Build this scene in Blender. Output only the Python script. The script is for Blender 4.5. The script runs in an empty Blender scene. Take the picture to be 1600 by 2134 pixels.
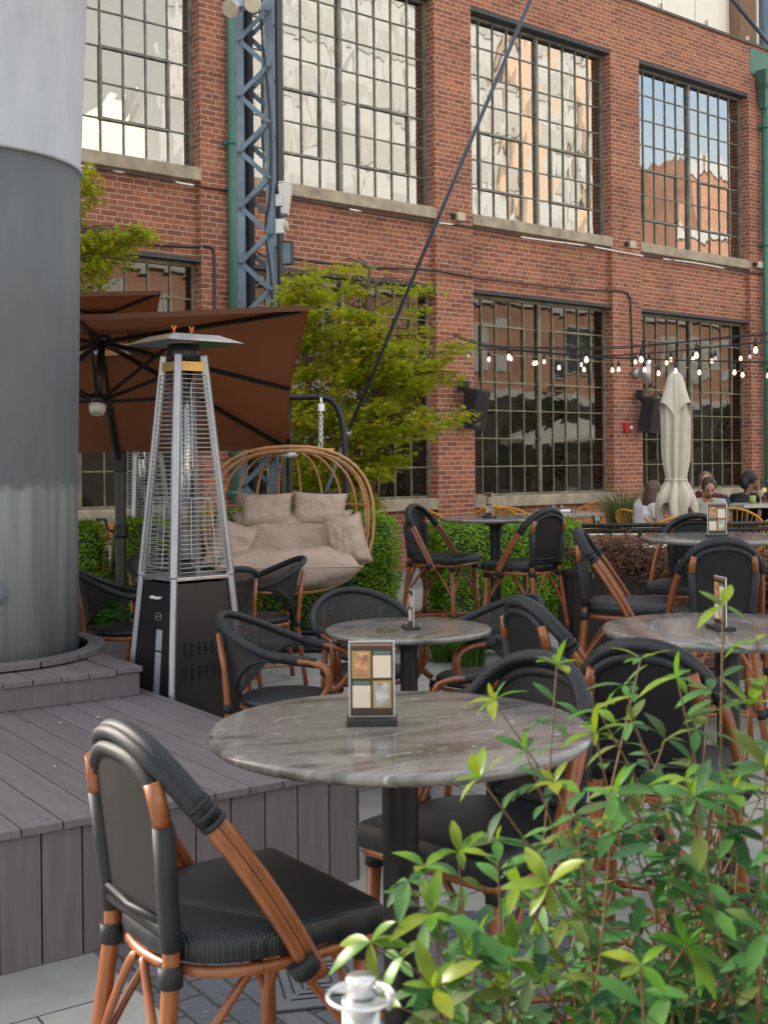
import bpy, bmesh, math, random
import numpy as np
from mathutils import Vector, Matrix, noise
R = math.radians
rnd = random.Random(7)
sc = bpy.context.scene
C = sc.collection
# ---------------------------------------------------------------- camera
F, HOR, CAM, ROLL = 2500.0, 965.0, 1.67, 0.010
cd = bpy.data.cameras.new('camera'); cam = bpy.data.objects.new('camera', cd); C.objects.link(cam)
cd.sensor_fit = 'VERTICAL'; cd.sensor_height = 36.0; cd.sensor_width = 27.0
cd.lens = F / 2134.0 * 36.0
cd.shift_y = -(1067.0 - HOR) / 2134.0
cd.clip_start = 0.05; cd.clip_end = 600
_c, _s = math.cos(ROLL), math.sin(ROLL)
cam.matrix_world = Matrix(((_c, _s, 0, 0), (0, 0, -1, 0), (-_s, _c, 0, CAM), (0, 0, 0, 1)))
cd.dof.use_dof = True; cd.dof.focus_distance = 7.5; cd.dof.aperture_fstop = 9.0
sc.camera = cam
# wall frame: u runs along the brick facade (to the right), n points into it
PHI = math.atan2(3085.0, F); DW = 12.566
U = Vector((math.sin(PHI), math.cos(PHI), 0)); N = Vector((-math.cos(PHI), math.sin(PHI), 0))
# ---------------------------------------------------------------- light
w = bpy.data.worlds.new("World"); sc.world = w; w.use_nodes = True
nt = w.node_tree; bg = nt.nodes['Background']
sky = nt.nodes.new('ShaderNodeTexSky'); sky.sky_type = 'NISHITA'; sky.sun_disc = False
SUN_EL = R(27); sdir = (N * 0.90 - U * 0.44).normalized()
sky.sun_elevation = SUN_EL; sky.sun_rotation = math.atan2(sdir.x, sdir.y)
sky.air_density = 1.0; sky.dust_density = 1.6; sky.ozone_density = 1.0
tint = nt.nodes.new('ShaderNodeMixRGB'); tint.blend_type = 'MULTIPLY'; tint.inputs[0].default_value = 1.0; tint.inputs[2].default_value = (1.05, .99, .88, 1)
wtc = nt.nodes.new('ShaderNodeTexCoord'); wmp = nt.nodes.new('ShaderNodeMapping'); wmp.inputs['Scale'].default_value = (1.0, 1.0, 2.4); nt.links.new(wtc.outputs['Generated'], wmp.inputs[0])
wno = nt.nodes.new('ShaderNodeTexNoise'); wno.inputs['Scale'].default_value = 2.2; wno.inputs['Detail'].default_value = 8.0; wno.inputs['Roughness'].default_value = .58; nt.links.new(wmp.outputs[0], wno.inputs['Vector'])
wra = nt.nodes.new('ShaderNodeValToRGB'); wra.color_ramp.elements[0].position = .36; wra.color_ramp.elements[0].color = (.25, .25, .25, 1); wra.color_ramp.elements[1].position = .62; wra.color_ramp.elements[1].color = (.9, .9, .9, 1); nt.links.new(wno.outputs['Fac'], wra.inputs[0])
wcl = nt.nodes.new('ShaderNodeMixRGB'); nt.links.new(wra.outputs[0], wcl.inputs[0]); nt.links.new(sky.outputs[0], wcl.inputs[1]); wcl.inputs[2].default_value = (3.6, 3.75, 4.0, 1)
nt.links.new(wcl.outputs[0], tint.inputs[1]); nt.links.new(tint.outputs[0], bg.inputs[0]); bg.inputs[1].default_value = 0.14
ld = bpy.data.lights.new('sun', 'SUN'); ld.energy = 3.6; ld.angle = R(0.6); ld.color = (1, .90, .76)
lo = bpy.data.objects.new('sun', ld); C.objects.link(lo)
v = Vector((sdir.x * math.cos(SUN_EL), sdir.y * math.cos(SUN_EL), math.sin(SUN_EL)))
lo.rotation_euler = v.to_track_quat('Z', 'Y').to_euler()
sc.view_settings.view_transform = 'Standard'; sc.view_settings.look = 'None'
sc.view_settings.gamma = 1.0; sc.view_settings.exposure = 1.70
sc.cycles.max_bounces = 8; sc.cycles.transparent_max_bounces = 16
try:
    sc.cycles.use_denoising = True
except Exception: pass
# ---------------------------------------------------------------- placing helpers
def at(px, py, Y):
    dx, dy = px - 800.0, py - HOR
    return Vector(((dx - ROLL * dy) / F * Y, Y, CAM - (dy + ROLL * dx) / F * Y))
def onz(px, py, z):
    v = (py - HOR) + ROLL * (px - 800.0)
    return at(px, py, (CAM - z) * F / v)
def W(s, d, z):                      # s along the facade, d metres out from the pilaster face
    p = U * s + N * (DW - d); return Vector((p.x, p.y, z))
def s_at(px, py=965, d=0.0):
    t = ((px - 800.0) - ROLL * (py - HOR)) / F; D = DW - d
    return D * (math.cos(PHI) + t * math.sin(PHI)) / (math.sin(PHI) - t * math.cos(PHI))
def wz(px, py, d=0.0):               # the point of the facade plane seen at a pixel
    s = s_at(px, py, d); p = W(s, d, 0); q = at(px, py, p.y); return s, q.z
def g(y):                            # the courtyard rises gently away from the viewer
    return min(max((y - 4.4) * 0.07, 0.0), 0.18)
# ---------------------------------------------------------------- materials
def new_mat(name):
    m = bpy.data.materials.new(name); m.use_nodes = True
    nt = m.node_tree; return m, nt, nt.nodes['Principled BSDF']
def nd(nt, t, **k):
    n = nt.nodes.new(t)
    for a, b in k.items():
        if a.startswith('i_'):
            key = a[2:]; key = int(key) if key.isdigit() else key.replace('_', ' ')
            n.inputs[key].default_value = b
        else: setattr(n, a, b)
    return n
def ramp(nt, stops):
    n = nt.nodes.new('ShaderNodeValToRGB'); e = n.color_ramp.elements
    while len(e) < len(stops): e.new(0.5)
    for i, (p, c) in enumerate(stops):
        e[i].position = p; e[i].color = (c[0], c[1], c[2], 1)
    return n
def coords(nt, scale=(1, 1, 1), kind='Object'):
    tc = nt.nodes.new('ShaderNodeTexCoord'); mp = nt.nodes.new('ShaderNodeMapping')
    mp.inputs['Scale'].default_value = scale
    nt.links.new(tc.outputs[kind], mp.inputs[0]); return mp.outputs[0]
def mat(name, col, rough=.6, metal=0.0, var=.12, vs=6.0, bump=.15, bs=60.0, stretch=(1, 1, 1), spec=.5, coat=0.0, col2=None):
    m, nt, b = new_mat(name); L = nt.links
    vec = coords(nt, stretch)
    n1 = nd(nt, 'ShaderNodeTexNoise', i_Scale=vs, i_Detail=6.0, i_Roughness=.6); L.new(vec, n1.inputs['Vector'])
    c2 = col2 or tuple(min(1, c * (1 + var * 1.3)) for c in col); c1 = tuple(c * (1 - var) for c in col)
    r = ramp(nt, [(.3, c1), (.7, c2)]); L.new(n1.outputs['Fac'], r.inputs[0]); L.new(r.outputs[0], b.inputs['Base Color'])
    b.inputs['Metallic'].default_value = metal
    rr = nd(nt, 'ShaderNodeMapRange'); rr.inputs[3].default_value = max(0, rough - .08); rr.inputs[4].default_value = min(1, rough + .1)
    L.new(n1.outputs['Fac'], rr.inputs[0]); L.new(rr.outputs[0], b.inputs['Roughness'])
    b.inputs['Specular IOR Level'].default_value = spec
    if coat: b.inputs['Coat Weight'].default_value = coat
    if bump:
        n2 = nd(nt, 'ShaderNodeTexNoise', i_Scale=bs, i_Detail=4.0); L.new(vec, n2.inputs['Vector'])
        bp = nd(nt, 'ShaderNodeBump', i_Strength=bump, i_Distance=.004); L.new(n2.outputs['Fac'], bp.inputs['Height']); L.new(bp.outputs[0], b.inputs['Normal'])
    return m
def brick_mat(name, c1, c2, mortar, bw=.2115, rh=.0677, ms=.0072, kind='UV', freq=6, squash=.5, dirt=True):
    m, nt, b = new_mat(name); L = nt.links
    tc = nt.nodes.new('ShaderNodeTexCoord'); vec = tc.outputs[kind]
    nz = nd(nt, 'ShaderNodeTexNoise', i_Scale=9.0, i_Detail=2.0); L.new(vec, nz.inputs['Vector'])
    sub = nd(nt, 'ShaderNodeVectorMath', operation='SUBTRACT'); L.new(nz.outputs['Color'], sub.inputs[0]); sub.inputs[1].default_value = (.5, .5, .5)
    scl = nd(nt, 'ShaderNodeVectorMath', operation='SCALE'); L.new(sub.outputs[0], scl.inputs[0]); scl.inputs['Scale'].default_value = .012
    add = nd(nt, 'ShaderNodeVectorMath', operation='ADD'); L.new(vec, add.inputs[0]); L.new(scl.outputs[0], add.inputs[1])
    br = nt.nodes.new('ShaderNodeTexBrick'); br.offset = .5; br.squash = squash; br.squash_frequency = freq
    for k, v in (('Scale', 1.0), ('Mortar Size', ms), ('Mortar Smooth', .25), ('Bias', -.1), ('Brick Width', bw), ('Row Height', rh)): br.inputs[k].default_value = v
    br.inputs['Color1'].default_value = (*c1, 1); br.inputs['Color2'].default_value = (*c2, 1); br.inputs['Mortar'].default_value = (*mortar, 1)
    L.new(add.outputs[0], br.inputs['Vector'])
    big = nd(nt, 'ShaderNodeTexNoise', i_Scale=.9, i_Detail=7.0, i_Roughness=.65); L.new(vec, big.inputs['Vector'])
    fine = nd(nt, 'ShaderNodeTexNoise', i_Scale=45.0, i_Detail=5.0); L.new(vec, fine.inputs['Vector'])
    r1 = ramp(nt, [(.28, (.55, .52, .55)), (.5, (1, 1, 1)), (.75, (1.3, 1.25, 1.2))]); L.new(big.outputs['Fac'], r1.inputs[0])
    r2 = ramp(nt, [(.3, (.75, .75, .78)), (.65, (1.18, 1.15, 1.12))]); L.new(fine.outputs['Fac'], r2.inputs[0])
    m1 = nd(nt, 'ShaderNodeMixRGB', blend_type='MULTIPLY', i_Fac=.75); L.new(br.outputs['Color'], m1.inputs[1]); L.new(r1.outputs[0], m1.inputs[2])
    m2 = nd(nt, 'ShaderNodeMixRGB', blend_type='MULTIPLY', i_Fac=.8); L.new(m1.outputs[0], m2.inputs[1]); L.new(r2.outputs[0], m2.inputs[2])
    out = m2.outputs[0]
    if dirt:   # pale efflorescence patches and grey repairs
        pn = nd(nt, 'ShaderNodeTexNoise', i_Scale=2.3, i_Detail=8.0, i_Roughness=.7); L.new(vec, pn.inputs['Vector'])
        pr = ramp(nt, [(.63, (0, 0, 0)), (.78, (.55, .55, .55))]); L.new(pn.outputs['Fac'], pr.inputs[0])
        m3 = nd(nt, 'ShaderNodeMixRGB', blend_type='MIX'); L.new(pr.outputs[0], m3.inputs[0]); L.new(out, m3.inputs[1]); m3.inputs[2].default_value = (.36, .25, .2, 1); out = m3.outputs[0]
    L.new(out, b.inputs['Base Color']); b.inputs['Roughness'].default_value = .85
    inv = nd(nt, 'ShaderNodeMath', operation='MULTIPLY_ADD'); L.new(br.outputs['Fac'], inv.inputs[0]); inv.inputs[1].default_value = -1; inv.inputs[2].default_value = 1
    ad = nd(nt, 'ShaderNodeMath', operation='MULTIPLY_ADD'); L.new(fine.outputs['Fac'], ad.inputs[0]); ad.inputs[1].default_value = .35; L.new(inv.outputs[0], ad.inputs[2])
    bp = nd(nt, 'ShaderNodeBump', i_Strength=.7, i_Distance=.012); L.new(ad.outputs[0], bp.inputs['Height']); L.new(bp.outputs[0], b.inputs['Normal'])
    return m
def leaf_mat(name, cols, rough=.45, trans=.35):
    m, nt, b = new_mat(name); L = nt.links
    ge = nt.nodes.new('ShaderNodeNewGeometry')
    r = ramp(nt, [(i / max(1, len(cols) - 1), c) for i, c in enumerate(cols)]); L.new(ge.outputs['Random Per Island'], r.inputs[0])
    L.new(r.outputs[0], b.inputs['Base Color']); b.inputs['Roughness'].default_value = rough; b.inputs['Specular IOR Level'].default_value = .25
    b.inputs['Specular IOR Level'].default_value = .25
    vn = nd(nt, 'ShaderNodeTexNoise', i_Scale=38.0, i_Detail=5.0); nt.links.new(coords(nt), vn.inputs['Vector']); vr = ramp(nt, [(.3, (.72, .75, .72)), (.7, (1.2, 1.15, 1.1))]); L.new(vn.outputs['Fac'], vr.inputs[0])
    vm = nd(nt, 'ShaderNodeMixRGB', blend_type='MULTIPLY', i_Fac=1.0); L.new(r.outputs[0], vm.inputs[1]); L.new(vr.outputs[0], vm.inputs[2]); L.new(vm.outputs[0], b.inputs['Base Color'])
    tr = nt.nodes.new('ShaderNodeBsdfTranslucent')
    br = nd(nt, 'ShaderNodeMixRGB', blend_type='MULTIPLY', i_Fac=1.0); L.new(r.outputs[0], br.inputs[1]); br.inputs[2].default_value = (1.5, 1.5, .7, 1)
    L.new(br.outputs[0], tr.inputs[0])
    mx = nd(nt, 'ShaderNodeMixShader', i_Fac=trans); L.new(b.outputs[0], mx.inputs[1]); L.new(tr.outputs[0], mx.inputs[2])
    L.new(mx.outputs[0], nt.nodes['Material Output'].inputs[0]); return m
def glass_mat(name, refl, tint=(.8, .82, .8), wav=.5, clear=.6):
    m, nt, b = new_mat(name); L = nt.links; nt.nodes.remove(b)
    tc = nt.nodes.new('ShaderNodeTexCoord'); mp = nt.nodes.new('ShaderNodeMapping'); mp.inputs['Scale'].default_value = (1.0, 1.0, .38)
    L.new(tc.outputs['Object'], mp.inputs[0])
    no = nd(nt, 'ShaderNodeTexNoise', i_Scale=2.6, i_Detail=1.0, i_Distortion=.4); L.new(mp.outputs[0], no.inputs['Vector'])
    bp = nd(nt, 'ShaderNodeBump', i_Strength=wav, i_Distance=.02); L.new(no.outputs['Fac'], bp.inputs['Height'])
    gl = nd(nt, 'ShaderNodeBsdfGlossy'); gl.inputs['Roughness'].default_value = .015; gl.inputs['Color'].default_value = (*tint, 1); L.new(bp.outputs[0], gl.inputs['Normal'])
    tp = nd(nt, 'ShaderNodeBsdfTransparent'); tp.inputs[0].default_value = (clear, clear, clear, 1)
    fr = nd(nt, 'ShaderNodeFresnel', i_IOR=1.5)
    ma = nd(nt, 'ShaderNodeMath', operation='ADD', use_clamp=True); L.new(fr.outputs[0], ma.inputs[0]); ma.inputs[1].default_value = refl
    mx = nt.nodes.new('ShaderNodeMixShader'); L.new(ma.outputs[0], mx.inputs[0]); L.new(tp.outputs[0], mx.inputs[1]); L.new(gl.outputs[0], mx.inputs[2])
    L.new(mx.outputs[0], nt.nodes['Material Output'].inputs[0]); return m
def mesh_fabric(name, col, alpha=.82, ws=62.0):
    m, nt, b = new_mat(name); L = nt.links; vec = coords(nt)
    w1 = nd(nt, 'ShaderNodeTexWave', i_Scale=ws, i_Distortion=.6); w1.bands_direction = 'X'; w2 = nd(nt, 'ShaderNodeTexWave', i_Scale=ws * .85, i_Distortion=.6); w2.bands_direction = 'Z'
    L.new(vec, w1.inputs['Vector']); L.new(vec, w2.inputs['Vector'])
    mu = nd(nt, 'ShaderNodeMath', operation='MULTIPLY'); L.new(w1.outputs['Fac'], mu.inputs[0]); L.new(w2.outputs['Fac'], mu.inputs[1])
    r = ramp(nt, [(.0, tuple(c * .5 for c in col)), (.8, tuple(c * 1.9 for c in col))]); L.new(mu.outputs[0], r.inputs[0]); L.new(r.outputs[0], b.inputs['Base Color'])
    b.inputs['Roughness'].default_value = .55; b.inputs['Specular IOR Level'].default_value = .3
    bp = nd(nt, 'ShaderNodeBump', i_Strength=.35, i_Distance=.002); L.new(mu.outputs[0], bp.inputs['Height']); L.new(bp.outputs[0], b.inputs['Normal'])
    if alpha < 1:
        tp = nt.nodes.new('ShaderNodeBsdfTransparent'); mx = nd(nt, 'ShaderNodeMixShader', i_Fac=alpha)
        L.new(tp.outputs[0], mx.inputs[1]); L.new(b.outputs[0], mx.inputs[2]); L.new(mx.outputs[0], nt.nodes['Material Output'].inputs[0])
    return m
def emit_mat(name, col, s):
    m, nt, b = new_mat(name); b.inputs['Base Color'].default_value = (*col, 1); b.inputs['Emission Color'].default_value = (*col, 1); b.inputs['Emission Strength'].default_value = s; return m

M = {}
M['brick'] = brick_mat('red_brick', (.38, .132, .072), (.20, .068, .046), (.48, .35, .25))
M['brick_far'] = brick_mat('pale_brick', (.46, .25, .17), (.38, .19, .13), (.5, .40, .31), dirt=False)
M['stone'] = mat('sill_stone', (.36, .30, .22), .85, var=.3, vs=5, bump=.5, bs=40)
M['steel_frame'] = mat('window_steel', (.13, .16, .15), .5, .1, var=.4, vs=9, col2=(.27, .25, .19))
M['olive_frame'] = mat('window_steel_olive', (.17, .165, .11), .55, .1, var=.4, vs=7, col2=(.30, .27, .17))
M['glass_up'] = glass_mat('window_glass_upper', .36, (.85, .86, .85), wav=.15, clear=.6)
M['glass_low'] = glass_mat('window_glass_lower', .055, (.92, .90, .86), wav=.045, clear=.6)
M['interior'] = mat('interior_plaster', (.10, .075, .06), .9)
M['cream'] = mat('cream_render', (.46, .475, .48), .8, var=.1)
M['white_panel'] = mat('white_panel', (.80, .78, .70), .6, var=.04)
M['coping'] = mat('coping_metal', (.09, .075, .06), .6)
M['green_metal'] = mat('green_paint_metal', (.055, .16, .125), .45, .1, var=.25, vs=3, stretch=(1, 1, .3))
M['blue_steel'] = mat('blue_grey_painted_steel', (.135, .185, .24), .5, .2, var=.3, vs=4, bump=.25, bs=30)
M['dark_steel'] = mat('dark_steel', (.045, .05, .058), .5, .3)
M['galv'] = mat('galvanised_steel', (.5, .5, .5), .38, .85, var=.2, vs=12)
M['chrome'] = mat('brushed_steel', (.62, .63, .64), .28, .9, var=.1, vs=20)
M['black'] = mat('black_powder_coat', (.012, .012, .013), .42, var=.3)
M['black_plastic'] = mat('black_plastic', (.018, .018, .02), .5, var=.2)
M['white_plastic'] = mat('white_plastic', (.66, .66, .62), .5, var=.05)
M['conduit'] = mat('conduit_metal', (.42, .42, .4), .45, .6)
M['wood_deck'] = None
# ---------------------------------------------------------------- mesh builder
class MB:
    def __init__(s): s.v = []; s.f = []; s.sm = []; s.mi = []; s.uv = None
    def add(s, vs, fs, sm=False, mi=0):
        o = len(s.v); s.v += [tuple(p) for p in vs]
        for f in fs: s.f.append(tuple(i + o for i in f)); s.sm.append(sm); s.mi.append(mi)
        return s
    def box(s, c, d, rz=0.0, mx=None, mi=0):
        x, y, z = d[0] / 2, d[1] / 2, d[2] / 2
        P = [Vector((a, b, e)) for e in (-z, z) for b in (-y, y) for a in (-x, x)]
        if mx is None: mx = Matrix.Translation(Vector(c)) @ Matrix.Rotation(rz, 4, 'Z')
        else: mx = Matrix.Translation(Vector(c)) @ mx
        return s.add([mx @ p for p in P], [(0, 2, 3, 1), (4, 5, 7, 6), (0, 1, 5, 4), (2, 6, 7, 3), (0, 4, 6, 2), (1, 3, 7, 5)], False, mi)
    def bar(s, a, b, w, h=None, up=(0, 0, 1), mi=0):       # square bar from a to b
        a, b = Vector(a), Vector(b); h = h or w; d = b - a; L = d.length
        if L < 1e-6: return s
        d.normalize(); up = Vector(up); x = d.cross(up)
        if x.length < 1e-4: x = d.cross(Vector((1, 0, 0)))
        x.normalize(); y = x.cross(d)
        P = [a + x * i + y * j for i, j in ((-w/2, -h/2), (w/2, -h/2), (w/2, h/2), (-w/2, h/2))]
        P += [p + d * L for p in P]
        return s.add(P, [(3, 2, 1, 0), (4, 5, 6, 7), (0, 1, 5, 4), (1, 2, 6, 5), (2, 3, 7, 6), (3, 0, 4, 7)], False, mi)
    def tube(s, path, r, n=8, closed=False, cap=True, mi=0):
        P = [Vector(p) for p in path]; k = len(P); rs = r if isinstance(r, (list, tuple)) else [r] * k
        T = []
        for i in range(k):
            if closed: t = P[(i + 1) % k] - P[i - 1]
            else: t = P[min(i + 1, k - 1)] - P[max(i - 1, 0)]
            T.append(t.normalized() if t.length > 1e-9 else Vector((0, 0, 1)))
        a = T[0].cross(Vector((0, 0, 1)))
        if a.length < .1: a = T[0].cross(Vector((1, 0, 0)))
        a.normalize(); V = []
        for i in range(k):
            a = a - T[i] * a.dot(T[i])
            if a.length < 1e-6: a = T[i].orthogonal()
            a.normalize(); b = T[i].cross(a)
            for j in range(n):
                q = 2 * math.pi * j / n; V.append(P[i] + (a * math.cos(q) + b * math.sin(q)) * rs[i])
        fs = []
        for i in range(k if closed else k - 1):
            i2 = (i + 1) % k
            for j in range(n):
                j2 = (j + 1) % n; fs.append((i*n+j, i*n+j2, i2*n+j2, i2*n+j))
        s.add(V, fs, True, mi)
        if cap and not closed:
            o = len(s.v) - len(V)
            s.f.append(tuple(o + j for j in reversed(range(n)))); s.sm.append(False); s.mi.append(mi)
            s.f.append(tuple(o + (k-1)*n + j for j in range(n))); s.sm.append(False); s.mi.append(mi)
        return s
    def lathe(s, c, prof, n=24, mi=0, sx=1.0, sy=1.0, smooth=True):  # prof: (radius, z)
        c = Vector(c); V = []
        for r, z in prof:
            for j in range(n):
                q = 2 * math.pi * j / n; V.append(c + Vector((r * sx * math.cos(q), r * sy * math.sin(q), z)))
        fs = []
        for i in range(len(prof) - 1):
            for j in range(n):
                j2 = (j + 1) % n; fs.append((i*n+j, i*n+j2, (i+1)*n+j2, (i+1)*n+j))
        s.add(V, fs, smooth, mi); o = len(s.v) - len(V)
        if prof[0][0] > 1e-5: s.f.append(tuple(o + j for j in reversed(range(n)))); s.sm.append(False); s.mi.append(mi)
        if prof[-1][0] > 1e-5: s.f.append(tuple(o + (len(prof)-1)*n + j for j in range(n))); s.sm.append(False); s.mi.append(mi)
        return s
    def prism(s, pts, h, mi=0):          # pts: bottom polygon ccw; h: Vector
        h = Vector(h) if not isinstance(h, (int, float)) else Vector((0, 0, h)); n = len(pts); P = [Vector(p) for p in pts]
        return s.add(P + [p + h for p in P], [tuple(reversed(range(n))), tuple(range(n, 2*n))] + [(i, (i+1) % n, (i+1) % n + n, i+n) for i in range(n)], False, mi)
    def ellipsoid(s, c, r, n=16, m=10, p=1.0, mi=0, mx=None, nz=0.0, seed=0):
        V = []; c = Vector(c)
        for i in range(m + 1):
            t = math.pi * i / m
            for j in range(n):
                q = 2 * math.pi * j / n
                d = Vector((math.sin(t) * math.cos(q), math.sin(t) * math.sin(q), math.cos(t)))
                e = Vector([math.copysign(abs(a) ** p, a) for a in d])
                k = 1 + (nz * noise.noise(d * 2.5 + Vector((seed, 0, 0))) if nz else 0)
                e = Vector((e.x * r[0], e.y * r[1], e.z * r[2])) * k
                V.append((mx @ e if mx else e) + c)
        fs = [(i*n+j, (i+1)*n+j, (i+1)*n+(j+1) % n, i*n+(j+1) % n) for i in range(m) for j in range(n)]
        return s.add(V, fs, True, mi)
    def build(s, name, m, parent=None, bevel=0.0, sub=0, loc=None):
        me = bpy.data.meshes.new(name); me.from_pydata(s.v, [], s.f); me.update()
        ms = m if isinstance(m, (list, tuple)) else [m]
        for q in ms: me.materials.append(q)
        me.polygons.foreach_set('use_smooth', s.sm); me.polygons.foreach_set('material_index', s.mi)
        o = bpy.data.objects.new(name, me); C.objects.link(o)
        if parent: o.parent = parent
        if bevel:
            b = o.modifiers.new('bevel', 'BEVEL'); b.width = bevel; b.segments = 2; b.limit_method = 'ANGLE'; b.angle_limit = R(40)
        if sub: q = o.modifiers.new('sub', 'SUBSURF'); q.levels = sub; q.render_levels = sub
        if loc: o.location = loc
        return o
def tag(o, label, cat, group=None, kind=None):
    if label: o['label'] = label
    if cat: o['category'] = cat
    if group: o['group'] = group
    if kind: o['kind'] = kind
    return o
def struct(o): o['kind'] = 'structure'; return o
def thing(name, label, cat, loc=(0, 0, 0), rz=0.0, group=None):
    o = bpy.data.objects.new(name, None); C.objects.link(o); o.empty_display_size = .1
    o.location = loc; o.rotation_euler = (0, 0, rz); return tag(o, label, cat, group)
def dup(root, loc, rz, label, group=None):
    kids = {}
    for o in bpy.data.objects:
        if o.parent: kids.setdefault(o.parent.name, []).append(o)
    def rec(o, par):
        c = o.copy(); C.objects.link(c)
        if par: c.parent = par
        for k in kids.get(o.name, []): rec(k, c)
        return c
    r = rec(root, None); r.location = loc; r.rotation_euler = (0, 0, rz); r['label'] = label
    if group: r['group'] = group
    return r
def bez(pts, n=24):                       # Catmull-Rom through points
    P = [Vector(p) for p in pts]; out = []; k = len(P)
    for i in range(k - 1):
        a, b, c, d = P[max(i-1, 0)], P[i], P[i+1], P[min(i+2, k-1)]
        m = max(2, n // (k - 1))
        for j in range(m):
            t = j / m; out.append(.5 * ((2*b) + (c-a)*t + (2*a-5*b+4*c-d)*t*t + (3*b-a-3*c+d)*t*t*t))
    out.append(P[-1]); return out
def facing(dx, dy): return math.atan2(dy, dx) - math.pi / 2     # local +y looks along (dx, dy)
def uv_planar(o, fn):
    me = o.data; uv = me.uv_layers.new(name='UVMap')
    for p in me.polygons:
        for li in p.loop_indices:
            uv.data[li].uv = fn(me.vertices[me.loops[li].vertex_index].co, p.normal)
def wall_uv(co, no):
    s = co.dot(U); d = co.dot(N)
    if abs(no.dot(N)) > .7: return (s, co.z)
    if abs(no.z) > .7: return (s, d)
    return (d + 3.03, co.z)
# leaves ---------------------------------------------------------------
def leaf_mesh(name, pts, m, tmpl, size, jit=.3, flat=0.0, nrm=None, parent=None, seed=1, droop=0.0, core=None, extra=None):
    """tmpl: (verts Nx3 in unit leaf, faces). One leaf per point, random turn."""
    rg = np.random.default_rng(seed); tv = np.array(tmpl[0], float); tf = tmpl[1]; n = len(pts)
    P = np.array(pts, float); k = len(tv)
    a = rg.uniform(0, 2*np.pi, n); tilt = rg.normal(0, 1.0, n) * (1 - flat) * .9; b = rg.uniform(0, 2*np.pi, n)
    sz = size * rg.uniform(1 - jit, 1 + jit, n)
    ca, sa = np.cos(a), np.sin(a); X = np.stack([ca, sa, 0*a], 1)
    up = np.stack([np.sin(tilt)*np.cos(b), np.sin(tilt)*np.sin(b), np.cos(tilt)], 1)
    if nrm is not None:
        up = np.array(nrm, float) + rg.normal(0, .55, (n, 3)); up /= np.linalg.norm(up, axis=1)[:, None]
    X = X - up * (X*up).sum(1)[:, None]; X[:, 2] -= droop; X /= np.linalg.norm(X, axis=1)[:, None] + 1e-9
    up = up - X * (X*up).sum(1)[:, None]; up /= np.linalg.norm(up, axis=1)[:, None] + 1e-9
    Y = np.cross(up, X)
    V = P[:, None, :] + sz[:, None, None] * (tv[None, :, 0:1]*X[:, None, :] + tv[None, :, 1:2]*Y[:, None, :] + tv[None, :, 2:3]*up[:, None, :])
    V = V.reshape(-1, 3); fs = []
    for i in range(n):
        o = i * k
        for f in tf: fs.append(tuple(o + q for q in f))
    me = bpy.data.meshes.new(name); vl = V.tolist(); mi = [0] * len(fs)
    if core is not None:
        o = len(vl); vl += [tuple(p) for p in core.v]; fs += [tuple(i + o for i in f) for f in core.f]; mi += [1] * len(core.f)
    me.from_pydata(vl, [], fs); me.update()
    for q in (m if isinstance(m, (list, tuple)) else [m]): me.materials.append(q)
    me.polygons.foreach_set('material_index', mi)
    ob = bpy.data.objects.new(name, me); C.objects.link(ob)
    if parent: ob.parent = parent
    return ob
L_OVAL = ([(0, 0, 0), (.35, .17, .03), (.75, .15, .02), (1, 0, -.06), (.75, -.15, .02), (.35, -.17, .03), (.5, 0, -.03)], [(0, 6, 1), (1, 6, 2), (2, 6, 3), (3, 6, 4), (4, 6, 5), (5, 6, 0)])
L_TINY = ([(0, 0, 0), (.5, .3, .08), (1, 0, 0), (.5, -.3, .08)], [(0, 1, 2, 3)])
def star_leaf():
    P = []
    for i, a in enumerate((-75, -55, -38, -18, 0, 18, 38, 55, 75)):
        r = (.55, .3, .85, .35, 1.0, .35, .85, .3, .55)[i]; P.append((r*math.cos(R(a)), r*math.sin(R(a)), -.12*r*r))
    P.append((0, 0, 0)); return (P, [(9, 0, 1), (9, 1, 2), (9, 2, 3), (9, 3, 4), (9, 4, 5), (9, 5, 6), (9, 6, 7), (9, 7, 8)])
L_MAPLE = star_leaf()
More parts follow.
